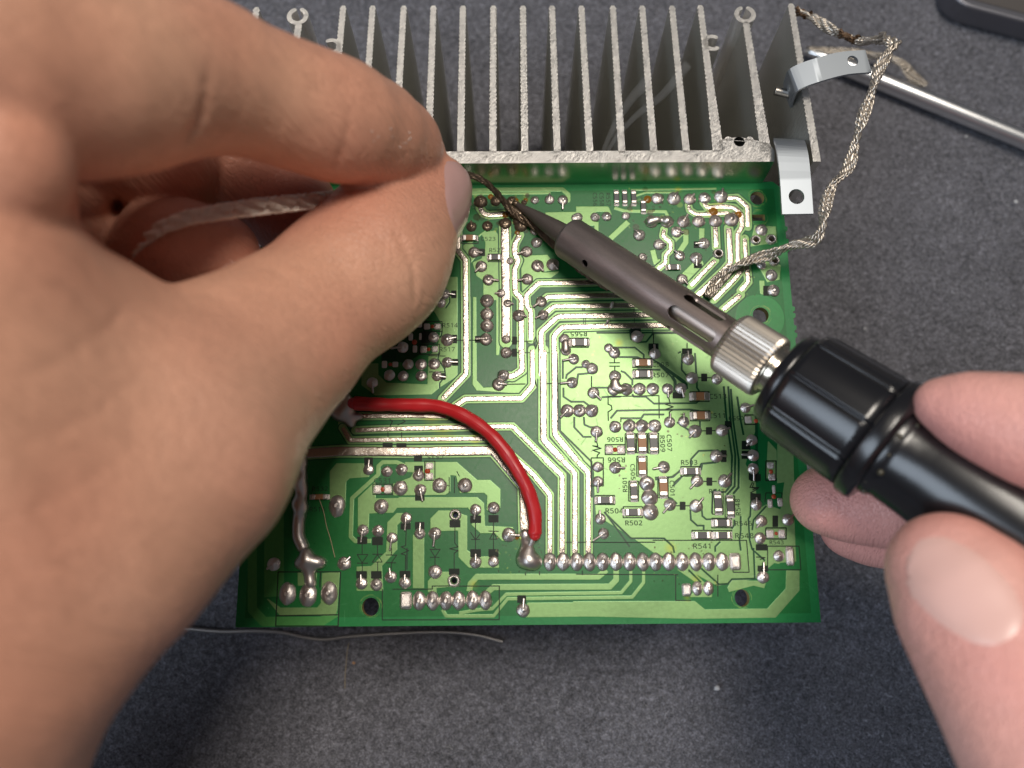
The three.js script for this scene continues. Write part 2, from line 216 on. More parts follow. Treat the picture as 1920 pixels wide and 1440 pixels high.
  SILK('K', 6, '720 590 720 660 | 740 590 740 660 | 730 720 730 830 | 755 720 755 830 | 1335 620 1335 680 | 1340 740 1340 800 | 1560 870 1570 1060 | 265 1020 320 1020 | 270 1160 325 1160'); SILK('H', 10, '1560 940 1760 945 | 1560 1135 1750 1135 1755 1080 | 1690 75 1770 75 1720 160 1640 80 1690 75'); SILK('M', 5, '105 830 95 860 130 865 85 890 125 900 | 175 890 170 945 | 175 890 270 890 270 940');
  box('F', '1090 30 60 70 | 1040 640 70 50 | 1160 645 75 55 | 1380 530 70 40 | 1490 525 65 50 | 1765 510 75 50 | 1760 885 75 40 | 1035 910 75 50 | 1150 910 75 50 | 1375 905 75 45 | 1480 80 60 40 | 1490 300 65 50'); box('G', '550 475 75 50 | 690 470 70 50 | 550 740 75 55 | 690 740 70 55 | 910 1100 60 50'); box('D', '675 85 75 45 | 815 210 70 45 | 1078 245 70 35 | 1005 590 70 40'); box('D', '1365 1065 35 85 | 1400 815 45 40 | 1250 868 40 50 | 1252 1265 35 50 | 1212 450 38 52 | 1540 980 60 60 | 1540 1055 60 55 | 1600 1225 70 45'); box('E', '835 370 35 55 | 1045 180 35 55 | 1560 490 35 80'); box('M', '115 800 55 35 | 115 915 55 35 | 150 1210 60 30 | 158 1335 55 28'); box('C', '362 1147 70 28 | 470 1147 70 24 | 600 1250 55 40'); box('H', '1860 205 50 80 | 1870 740 50 90 | 1880 1020 60 70 | 1520 720 100 130 | 1260 690 110 50 | 1720 1190 70 70'); box('A', '1100 640 40 50 | 1075 1320 50 45 | 1355 1330 30 55 | 1355 1425 30 55 | 780 840 60 50'); box('B', '955 580 60 45 | 955 745 55 28 | 1490 940 40 70');
  frame('D', '235 178 140 72 | 728 338 148 70 | 730 425 148 72 | 1175 600 150 76 | 1180 750 150 78 | 635 965 82 150 | 725 965 82 150 | 815 965 82 155 | 515 1015 155 78 | 725 1145 80 155 | 1105 1185 150 75 | 660 1340 75 155 | 890 1310 80 160 | 435 1410 150 70 | 380 1010 0 0 | 375 1190 95 220'); frame('E', '445 420 150 85 | 1110 350 85 170 | 1205 375 75 165 | 1140 505 155 75 | 985 600 155 75 | 1145 600 150 75'); frame('F', '1200 240 155 80 | 1568 95 80 150'); frame('M', '205 760 60 115 | 235 1128 120 65 | 85 460 65 55'); frame('H', '1435 500 110 220 | 1610 590 220 120 | 1570 865 240 120', 10); frame('A', '1200 682 100 60 | 1005 540 130 60');
  // scratches, flux stains, mottled mask
  const r = rng(77);
  for (let i = 0; i < 150; i++) { const x = r() * CW, y = r() * CH, a = r() * 6.3, l = 10 + r() * 55; g.strokeStyle = `rgba(205,235,190,${0.04 + r() * 0.09})`; g.lineWidth = 1 + r(); g.beginPath(); g.moveTo(x, y); g.lineTo(x + Math.cos(a) * l, y + Math.sin(a) * l); g.stroke(); gm.strokeStyle = `rgba(0,170,0,.25)`; gm.beginPath(); gm.moveTo(x, y); gm.lineTo(x + Math.cos(a) * l, y + Math.sin(a) * l); gm.stroke(); }
  for (const [R, x, y, s, a] of [['B', 560, 225, 40, .5], ['B', 1100, 290, 70, .4], ['B', 1060, 330, 50, .6], ['B', 1270, 350, 50, .4], ['I', 640, 250, 40, .6], ['I', 820, 460, 60, .6], ['I', 1060, 280, 90, .35], ['I', 960, 320, 60, .6], ['C', 700, 920, 90, .5], ['C', 800, 1040, 120, .3], ['C', 1050, 1100, 60, .5], ['D', 545, 180, 45, .35], ['G', 930, 640, 80, .4], ['G', 540, 985, 50, .35], ['E', 740, 700, 60, .35], ['E', 870, 1085, 40, .5], ['E', 940, 945, 60, .3], ['B', 800, 150, 40, .5], ['G', 870, 610, 30, .8]]) { const [u, v] = XY(R, x, y), q = s * mmpp(R, x, y) * CS, gr = g.createRadialGradient(u, v, 0, u, v, q); gr.addColorStop(0, `rgba(190,150,20,${a})`); gr.addColorStop(1, 'rgba(190,170,30,0)'); g.fillStyle = gr; g.fillRect(u - q, v - q, 2 * q, 2 * q); }
  for (let i = 0; i < 420; i++) { const [R, x0, y0, x1, y1] = [['I', 380, 230, 1150, 700], ['B', 400, 140, 1300, 480], ['B', 1000, 500, 1400, 1000], ['G', 700, 560, 1100, 900], ['E', 600, 640, 1100, 1000], ['D', 80, 120, 1450, 1400]][i % 6], [u, v] = XY(R, x0 + r() * (x1 - x0), y0 + r() * (y1 - y0)), q = i % 6 < 2 ? 3 + r() * r() * 16 : 1.5 + r() * 4; g.fillStyle = r() < 0.5 ? `rgba(50,32,8,${0.15 + r() * 0.4})` : `rgba(205,190,90,${0.1 + r() * 0.35})`; g.beginPath(); g.ellipse(u, v, q, q * (0.4 + r() * 0.6), r() * 3, 0, 7); g.fill(); gm.fillStyle = 'rgba(0,60,0,.5)'; gm.beginPath(); gm.arc(u, v, q, 0, 7); gm.fill(); }
  for (let i = 0; i < 260; i++) { g.fillStyle = `rgba(225,230,215,${0.2 + r() * 0.5})`; const x = r() * CW, y = r() * CH, a = r() * 6.3, l = 2 + r() * 9; g.fillRect(x, y, 1.4, 1.4); if (i % 4 === 0) { g.strokeStyle = 'rgba(220,225,210,.35)'; g.lineWidth = 1; g.beginPath(); g.moveTo(x, y); g.quadraticCurveTo(x + l, y + l * 0.2, x + Math.cos(a) * l * 2, y + Math.sin(a) * l * 2); g.stroke(); } }
  for (const [R, x, y, rr] of [...HOLES.map((h) => h.slice(0, 4))]) { const [u, v] = XY(R, x, y), q = (rr + 14) * mmpp(R, x, y) * CS; for (let i = 0; i < 26; i++) { const a = r() * 6.3; g.strokeStyle = `rgba(190,180,90,${.15 + r() * .3})`; g.lineWidth = 1 + r() * 2; g.beginPath(); g.arc(u, v, q * (0.86 + r() * 0.3), a, a + r()); g.stroke(); } }
  { const id = g.getImageData(0, 0, CW, CH), ib = gb.getImageData(0, 0, CW, CH), im = gm.getImageData(0, 0, CW, CH); for (let y = 0; y < CH; y++) for (let x = 0; x < CW; x++) { const i = (y * CW + x) * 4, n = nz.noise(x / 15, y / 15, 3) * 0.5 + nz.noise(x / 5, y / 5, 9) * 0.4 + nz.noise(x / 120, y / 120, 5) * 0.7, k = 1 + n * 0.07; id.data[i] *= k; id.data[i + 1] *= k; id.data[i + 2] *= k; const b = ib.data[i] + n * 18 + (r() - .5) * 10; ib.data[i] = ib.data[i + 1] = ib.data[i + 2] = b; im.data[i + 1] = im.data[i + 1] + n * 16; } g.putImageData(id, 0, 0); gb.putImageData(ib, 0, 0); gm.putImageData(im, 0, 0); }
  // the laminate itself, with its drilled holes and snapped-off tabs on the right edge
  const sh = new THREE.Shape(), hw = BW / 2, hd = BD / 2, e = 0.5 * MM;
  const out = [[-hw, -hd], [hw - 1.8 * MM, -hd], [hw, -hd + 1.6 * MM]];
  for (const z of [-34.2, -31.4, -29.6, -16.6, -15.2, -12.6, -11]) out.push([hw, (z - 0.6) * MM], [hw + e, (z - 0.4) * MM], [hw + e * 0.8, (z + 0.4) * MM], [hw, (z + 0.6) * MM]);
  out.push([hw, hd], [-hw, hd]);
  out.forEach(([x, z], i) => sh[i ? 'lineTo' : 'moveTo'](x, -z));
  const addHole = (R, x, y, rx, ry, square) => { const [a, b] = onB(R, x, y), k = mmpp(R, x, y), p = new THREE.Path(); if (square) { p.moveTo(a - rx * k, -b - ry * k); p.lineTo(a - rx * k, -b + ry * k); p.lineTo(a + rx * k, -b + ry * k); p.lineTo(a + rx * k, -b - ry * k); p.closePath(); } else p.absellipse(a, -b, rx * k, ry * k, 0, Math.PI * 2, true); sh.holes.push(p); };
  for (const h of HOLES) addHole(...h);
  for (const [R, x, y, q] of [['F', 1768, 440, 22], ['F', 1758, 955, 22], ['B', 1112, 652, 26], ['B', 1405, 545, 22], ['B', 1525, 540, 26], ['B', 1550, 708, 26]]) addHole(R, x, y, q, q);
  const top = new THREE.ShapeGeometry(sh, 24).rotateX(-Math.PI / 2), tp = top.attributes.position, uv = top.attributes.uv;
  for (let i = 0; i < tp.count; i++) uv.setXY(i, (tp.getX(i) + hw) / BW, 1 - (tp.getZ(i) + hd) / BD);
  const mt = tex(cm), mask = phy({ map: tex(cc, true), metalnessMap: mt, metalness: 1, roughnessMap: mt, roughness: 0.9, specularIntensity: 0.55, bumpMap: tex(cb), bumpScale: 0.00006 });
  part('solder_mask', top, mask, board, false);
  const slab = new THREE.ExtrudeGeometry(sh, { depth: 1.57 * MM, bevelEnabled: false, curveSegments: 24 }).rotateX(-Math.PI / 2).translate(0, -1.6 * MM, 0);
  part('laminate', slab, std({ color: lin(0.34, 0.27, 0.10), roughness: 0.7 }), board, false);
}
// tinned tracks, as ribbons of solder with a rounded top
const seedR = rng(404);
for (const [R, w, n] of TRACES) {
  if (n[0] < -200) continue;
  const k = mmpp(R, n[0], n[1]), half = w * k / 2 * 1.06, raw = [];
  for (let i = 0; i < n.length; i += 2) { const [x, z] = onB(R, n[i], n[i + 1]); raw.push(V(x, 0, z)); }
  const pts = [];
  raw.forEach((p, i) => { if (!i || i === raw.length - 1) { pts.push(p); return; } const a = raw[i - 1].clone().sub(p), b = raw[i + 1].clone().sub(p), d = Math.min(half * 0.8, a.length() * 0.4, b.length() * 0.4); pts.push(p.clone().addScaledVector(a.normalize(), d), p.clone().addScaledVector(raw[i - 1].clone().add(raw[i + 1]).multiplyScalar(0.5).sub(p).normalize(), d * 0.22), p.clone().addScaledVector(b.normalize(), d)); });
  const fine = []; for (let i = 0; i < pts.length - 1; i++) { const L = pts[i].distanceTo(pts[i + 1]), s = Math.max(1, Math.round(L / (0.7 * MM))); for (let j = 0; j < s; j++) fine.push(pts[i].clone().lerp(pts[i + 1], j / s)); } fine.push(pts.at(-1));
  const pos = [], idx = [], S = 8, sd = seedR() * 50, hgt = Math.min(0.15 * MM, half * 0.2);
  fine.forEach((p, i) => {
    const t = (fine[Math.min(i + 1, fine.length - 1)].clone().sub(fine[Math.max(i - 1, 0)])).normalize(), s = V(t.z, 0, -t.x), endT = Math.min(i, fine.length - 1 - i), hh = hgt * (endT === 0 ? 0.05 : endT === 1 ? 0.7 : 1) * (1 + 0.35 * nz.noise(p.x * 420, sd, p.z * 420)), ww = half * (endT === 0 ? 0.75 : 1) * (1 + 0.10 * nz.noise(p.x * 600, sd + 9, p.z * 600));
    for (let j = 0; j <= S; j++) { const a = Math.PI * j / S, q = p.clone().addScaledVector(s, -Math.cos(a) * ww); pos.push(q.x, Math.pow(Math.sin(a), 0.42) * hh + 0.004 * MM, q.z); }
    if (i) for (let j = 0; j < S; j++) { const o = (i - 1) * (S + 1) + j; idx.push(o, o + S + 1, o + 1, o + 1, o + S + 1, o + S + 2); }
  });
  const g = new THREE.BufferGeometry(); g.setAttribute('position', new THREE.Float32BufferAttribute(pos, 3)); g.setIndex(idx); g.computeVertexNormals();
  if (g.attributes.normal.getY(Math.floor(g.attributes.normal.count / 2 / (S + 1)) * (S + 1) + 4) < 0) { g.setIndex(idx.slice().reverse()); g.computeVertexNormals(); }
  planarUV(g); const uv = g.attributes.uv; for (let i = 0; i < uv.count; i++) uv.setXY(i, uv.getX(i) * 120, uv.getY(i) * 120);
  part('tinned_track', g, M.tin, board, false);
}
// solder joints: a few dome shapes shared by all
const domes = [0, 1, 2, 3].map((v) => {
  const prof = [[1, 0], [1.0, 0.08], [0.95, 0.2], [0.84, 0.36], [0.66, 0.52], [0.45, 0.63], [0.3, 0.68 + v * 0.02], [0.22, 0.74 + v * 0.03], [0.12, 0.78 + v * 0.03], [0, 0.79 + v * 0.03]].map(([a, b]) => new THREE.Vector2(a, b));
  const g = new THREE.LatheGeometry(prof, 22), p = g.attributes.position;
  for (let i = 0; i < p.count; i++) { const x = p.getX(i), y = p.getY(i), z = p.getZ(i), k = 1 + 0.10 * nz.noise(x * 1.3 + v * 7, y * 1.5, z * 1.3 + 3); p.setXYZ(i, x * k, y * (1 + 0.2 * nz.noise(x * 1.6, v * 5 + 1, z * 1.6)), z * k); }
  g.computeVertexNormals(); const uv = g.attributes.uv; for (let i = 0; i < uv.count; i++) uv.setXY(i, p.getX(i) * 0.12 + v * 0.3, p.getZ(i) * 0.12); return g;
});
const flats = [0, 1].map((v) => { const g = new RoundedBoxGeometry(2, 1.2, 2, 4, 0.45), p = g.attributes.position; for (let i = 0; i < p.count; i++) { const d = Math.hypot(p.getX(i), p.getZ(i)); p.setY(i, p.getY(i) * (1.35 - 0.78 * d) + 0.1 * nz.noise(p.getX(i) * 2, v * 4, p.getZ(i) * 2)); } g.computeVertexNormals(); return g; });
const hollow = new THREE.LatheGeometry([[0.5, -0.5], [0.5, 0.3], [0.6, 0.45], [0.78, 0.42], [1, 0.0]].map((a) => new THREE.Vector2(...a)), 20);
const pinG = new THREE.CylinderGeometry(0.17, 0.2, 0.5, 8).translate(0, 0.85, 0);
let jn = 0;
function joint(R, x, y, r, o = {}) {
  const [bx, bz] = onB(R, x, y), k = mmpp(R, x, y) * 1.06, rr = r * k, m = new THREE.Mesh(o.hollow ? hollow : domes[jn++ % 4], o.mat ?? M.solder);
  m.name = 'solder_joint'; m.castShadow = m.receiveShadow = true; m.position.set(bx, 0.003 * MM, bz); m.scale.set(rr, rr * (o.flat ?? 0.66), (o.ry ?? r) * k); m.rotation.y = o.ry ? 0 : jn * 1.7; board.add(m);
  if (o.to) {
    m.rotation.y = 0; const [lx, lz] = onB(R, ...o.to), d = V((lx - bx) / rr, 0, (lz - bz) / rr), L = d.length(), u = d.clone().normalize(), h0 = 0.62;
    const g = mergeGeometries([tube([V(0, h0 - 0.3, 0), V(0, h0 + 0.02, 0).addScaledVector(u, 0.25), V(0, h0 - 0.05, 0).addScaledVector(u, L * 0.6), V(0, h0 - 0.2, 0).addScaledVector(u, L)], 0.2, 12, 8), ball(V(0, h0 - 0.2, 0).addScaledVector(u, L), 0.2, 8, 6)]);
    part('lead', g, o.mat ?? M.lead, m, false);
  } else if (o.pin) part('lead', pinG, M.lead, m, false);
  return m;
}
const J = (R, s, o = {}) => { for (const l of s.split('|')) { const [a, b] = l.split('>'), [x, y, r, ry] = nums(a); joint(R, x, y, r, { ...o, ...(ry ? { ry } : {}), ...(b ? { to: nums(b) } : {}) }); } };
J('D', '120 150 40 | 130 240 40 | 190 305 42 > 110 318 | 285 345 33 | 335 380 45 | 465 220 36 | 508 255 45 > 470 205 | 180 490 44 > 92 497 | 345 570 45 > 400 622 | 515 440 46 | 503 542 48 | 603 542 48 | 705 540 48 | 810 540 48 | 925 540 43 > 930 602 | 1030 535 43 > 1050 602 | 825 265 43 > 820 200 | 685 130 46 > 732 122 | 1085 305 46 > 1082 250 | 1115 455 46 | 1310 462 42 | 140 710 50 > 90 760 | 235 710 50 | 332 710 50 > 365 680 | 370 875 46 > 365 948 | 515 835 46 | 625 830 50 | 725 830 50 | 825 830 50 | 940 800 43 > 945 740 | 1050 795 43 > 1050 735 | 1140 870 50 > 1100 915 | 1350 865 46 > 1405 848 | 1305 1065 48 > 1372 1065 | 895 1150 46 > 815 1165 | 515 1155 46 > 585 1160 | 380 1150 40 | 380 1265 42 > 380 1345 | 765 1280 58 | 785 1390 62 | 1155 1260 46 > 1105 1315 | 1370 1260 50 > 1415 1205');
J('E', '580 415 62 > 615 455 | 735 360 46 > 685 420 | 940 370 50 > 990 312 | 190 470 42 > 185 410 | 215 585 42 > 135 640');
J('M', '55 390 30 > 100 376 | 92 580 32 > 62 610 | 100 670 33 > 34 665 | 100 748 32 > 103 815 | 118 960 32 > 118 922 | 148 1055 33 > 122 1090 | 303 1048 33 > 335 1015 | 140 1155 33 | 250 1260 32 | 158 1385 35 > 160 1300');
J('H', '1600 185 55 | 1755 200 60 > 1875 212 | 1710 310 56 > 1572 332 | 1090 740 60 | 1250 840 66 > 1120 857 | 1620 720 62 | 1785 750 75 > 1885 728 | 1315 1045 62 | 1470 1045 66 | 1625 1040 68 | 1785 1020 64 > 1905 1022 | 1090 1175 65 | 1255 1185 62 | 1470 1185 65 | 1660 1185 60 > 1762 1202 | 885 1265 64 > 895 1385 | 1430 330 50');
J('A', '805 610 40 | 780 795 46 | 1040 640 44 > 1098 645 | 1095 750 45 > 1052 792 | 1150 855 44 > 1225 862 | 1140 1020 52 | 1140 1125 50 | 1140 1215 50 | 1130 1320 48 > 1055 1320 | 1390 1135 48 > 1445 1142 | 1450 635 44 > 1385 655 | 1455 850 44 > 1385 862 | 1565 1025 42 > 1503 1068 | 1580 1130 40 > 1522 1155 | 1320 708 30 | 1290 1425 44 | 1535 745 48 > 1578 785 | 1655 735 48 > 1690 770 | 1290 1320 34 > 1300 1275 | 1250 960 34 > 1205 962 | 1300 1040 34 > 1345 1045', { mat: M.solderDull });
J('I', '1190 800 64 | 1165 660 50 | 1345 285 58 > 1345 225 | 1505 290 62 > 1503 400 | 1170 290 50 | 1660 505 52 | 360 330 52', {}); J('C', '1230 670 50 > 1290 672 | 1270 600 44 > 1232 612');
J('I', '520 310 78 > 505 265 | 700 300 62 > 735 280 | 600 600 62 | 410 610 60 > 405 550 | 815 570 70 | 1000 600 75 > 985 540 | 890 300 56 > 920 280 | 1040 320 34', { mat: M.solderBurnt });
J('B', '635 220 46 | 765 220 52 > 790 180 | 1005 215 46 | 1135 205 52 > 1145 150', {}); J('B', '890 225 46 > 920 190 | 590 400 50 | 710 400 50 | 840 400 48 > 870 350 | 960 398 48 > 985 385 | 1090 395 50 | 1215 385 56', { mat: M.solderDull });
J('B', '495 505 46 > 460 470 | 650 580 44 > 700 580 | 1000 570 45 > 935 575 | 810 665 42 > 770 630 | 940 685 48 > 940 745 | 1450 465 46 | 1450 740 35 | 1530 820 46 | 1545 940 48 | 830 850 42 > 870 890 | 15 365 36 | 150 365 36 | 240 360 38 | 390 355 32 | 520 680 36 | 785 480 44 > 835 490');
J('B', '1112 652 42 | 1405 545 40 | 1525 540 42 | 1550 708 42', { hollow: 1, flat: 1.2 }); J('F', '1768 440 46 | 1758 955 50', { hollow: 1, flat: 0.9 });
J('F', '350 825 50 > 303 860 | 900 820 52 > 945 772 | 1090 85 42 > 1095 15 | 1235 100 42 | 1350 85 45 | 1340 230 56 | 1190 375 56 | 1480 130 44 > 1490 85 | 1495 245 46 > 1512 328 | 1645 210 56 | 1845 210 56 | 1045 560 44 > 1032 650 | 1165 565 45 | 1275 620 42 > 1258 712 | 1385 465 44 > 1375 558 | 1490 585 42 > 1495 508 | 1610 585 48 > 1598 682 | 1610 885 52 | 1035 975 46 > 1030 912 | 1150 985 46 | 1265 925 46 > 1255 862 | 1375 970 46 > 1375 910');
J('G', '550 400 44 > 540 470 | 690 385 46 | 550 810 46 > 550 750 | 690 805 42 | 810 595 54 > 890 600 | 920 1185 52 > 926 1098');
J('F', '845 370 62 84', { pin: 1, flat: 0.8 }); J('N', '765 595 98 130 | 1012 610 104 134 | 1262 585 98 130', { pin: 1, flat: 0.75 });
J('P', '1031 1053 11.9 16.5 | 1056 1053 11.9 16.5 | 1081 1053 11.9 16.5 | 1105 1053 11.9 16.5 | 1130 1053 11.9 16.5 | 1155 1053 11.9 16.5 | 1180 1053 11.9 16.5 | 1205 1053 11.9 16.5 | 1229 1053 11.9 16.5 | 1254 1053 11.9 16.5 | 1279 1053 11.9 16.5 | 1304 1053 11.9 16.5 | 1329 1053 11.9 16.5 | 1354 1053 11.9 16.5', { pin: 1, flat: 0.75 });
J('P', '786 1126 12.2 17 | 811 1126 12.2 17 | 836 1126 12.2 17 | 860 1126 12.2 17 | 886 1125 12.2 17 | 910 1125 12.2 17 | 1307 1103 9.5 13 | 1328 1103 9.5 13', { pin: 1, flat: 0.8 });
function pad(R, x, y, w, h, mat = M.solder, name = 'solder_pad', tall = 0.28) { const [bx, bz] = onB(R, x, y), k = mmpp(R, x, y), m = new THREE.Mesh(flats[jn++ % 2], mat); m.name = name; m.castShadow = m.receiveShadow = true; m.position.set(bx, 0, bz); m.scale.set(w * k / 2, tall * MM, h * k / 2); board.add(m); return m; }
pad('P', 1378, 1053, 22, 32, M.solder, 'solder_joint', 1.3); pad('P', 761, 1126, 23, 33, M.solder, 'solder_joint', 1.3); pad('M', 315, 1260, 50, 110, M.solder, 'solder_joint', 1.1); pad('P', 1287, 1106, 18, 24, M.solder, 'solder_joint', 1.1);
for (const [R, s] of [['H', '1435 445 85 80 | 1440 570 80 65 | 1540 590 75 75 | 1665 590 80 80 | 1265 545 70 45 | 1255 660 85 55 | 1345 715 55 90 | 1460 710 32 85 | 1395 860 55 90 | 1500 865 80 85 | 1635 860 75 80 | 1030 1045 65 90 | 1160 1045 70 68'], ['M', '72 460 42 44 | 202 728 42 38 | 210 797 42 40 | 222 870 20 50 | 200 952 30 50 | 258 945 30 50 | 200 1130 45 50 | 268 1130 42 50'], ['D', '470 1015 62 66 | 560 1015 62 66'], ['C', '690 1310 62 56 | 690 1390 62 56'], ['F', '1160 240 62 66 | 1240 240 62 66']]) for (const [x, y, w, h] of lists(s)) pad(R, x, y, w, h);
for (const [R, x, y, r] of [['H', 1435, 508, 30], ['H', 1605, 590, 22], ['H', 1390, 780, 30], ['H', 1560, 865, 22], ['H', 1100, 1045, 22], ['M', 205, 765, 12], ['M', 222, 912, 13], ['M', 236, 1128, 10], ['M', 117, 467, 12], ['C', 675, 1350, 20], ['F', 1200, 240, 18], ['D', 515, 1015, 18], ['H', 1180, 600, 26]]) joint(R, x, y, r, { mat: M.glue, flat: 0.6 }).name = 'glue_dot';
// surface-mounted chips
const bodyG = new RoundedBoxGeometry(1, 1, 1, 2, 0.1), capG = new RoundedBoxGeometry(1, 1, 1, 2, 0.18);
const wedge = (() => { const s = new THREE.Shape(); s.moveTo(0, 0); s.lineTo(1, 0); s.quadraticCurveTo(0.35, 0.25, 0, 1); s.closePath(); return new THREE.ExtrudeGeometry(s, { depth: 1, bevelEnabled: false, curveSegments: 5 }).translate(0, 0, -0.5); })();
function chip(R, x, y, w, h, kind, vertical) {
  const [bx, bz] = onB(R, x, y), k = mmpp(R, x, y), L = (vertical ? h : w) * k * 0.72, Wd = (vertical ? w : h) * k * 0.84, H = kind === 'resistor' ? 0.5 * MM : 0.65 * MM, g = new THREE.Group();
  const m = new THREE.Mesh(bodyG, M[kind]); m.name = 'chip_' + kind; m.castShadow = m.receiveShadow = true; m.scale.set(L, H, Wd); m.position.set(bx, H / 2 + 0.06 * MM, bz); if (vertical) m.rotation.y = Math.PI / 2; board.add(m);
  for (const s of [-1, 1]) {
    const c = new THREE.Mesh(capG, M.lead); c.name = 'end_cap'; c.scale.set(kind === 'resistor' ? 0.22 : 0.3, 1.08, 1.04); c.position.set(s * 0.42, 0, 0); m.add(c);
    const f = new THREE.Mesh(wedge, M.solder); f.name = 'solder_fillet'; f.scale.set(0.26, 0.8, 0.98); f.rotation.y = s < 0 ? Math.PI : 0; f.position.set(s * 0.5, -0.56, 0); m.add(f);
  }
}
for (const [kind, R, s] of [['resistor', 'D', '235 178 150 70 | 730 425 150 68 | 635 965 75 160 | 815 965 75 160 | 1105 1185 150 66 | 660 1340 66 155 | 435 1410 150 66'], ['capacitor', 'D', '730 338 150 66 | 1175 600 150 74 | 1180 750 150 74 | 725 965 75 160 | 725 1145 70 158 | 890 1310 75 160'], ['resistor', 'E', '445 420 150 66 | 1110 350 70 168 | 1205 375 66 165 | 1140 505 152 66 | 985 600 152 66 | 1145 600 146 66'], ['resistor', 'B', '315 215 46 125 | 380 215 46 125 | 450 215 46 125 | 525 285 48 110 | 760 760 110 54'], ['capacitor', 'A', '1003 532 124 54'], ['resistor', 'A', '1200 682 110 54'], ['capacitor', 'F', '708 300 145 48']]) for (const [x, y, w, h] of lists(s)) chip(R, x, y, w, h, kind, h > w);
// larger lumps of solder: bridges, the thick run at the left, the ends of the red wire
function lump(list, mat = M.solder, name = 'solder_bridge', k = 1.1) {               // list of [px, py, height, radius mm] joined as one mass
  const g = blend(list.map(([x, y, h, r]) => ({ a: at(x, y, h), b: at(x, y, h), ra: r * MM, rb: r * MM })), 0.2 * MM, k * MM);
  return part(name, planarUV(g), mat, board);
}
function fieldOf(prims, k, groups) {
  const smin = (a, b, kk) => { const h = Math.max(kk - Math.abs(a - b), 0) / kk; return Math.min(a, b) - h * h * kk * 0.25; };
  return (p) => { let best = 1; const per = new Map(); for (const q of prims) { if (q.cut) continue; const ab = q.b.clone().sub(q.a), t = Math.min(1, Math.max(0, p.clone().sub(q.a).dot(ab) / (ab.lengthSq() || 1e-12))), d = p.distanceTo(q.a.clone().addScaledVector(ab, t)) - (q.ra + (q.rb - q.ra) * t), key = q.g ?? 0; per.set(key, smin(per.get(key) ?? 1, d, q.k ?? k)); } for (const d of per.values()) best = smin(best, d, groups ?? k); return best; };
}
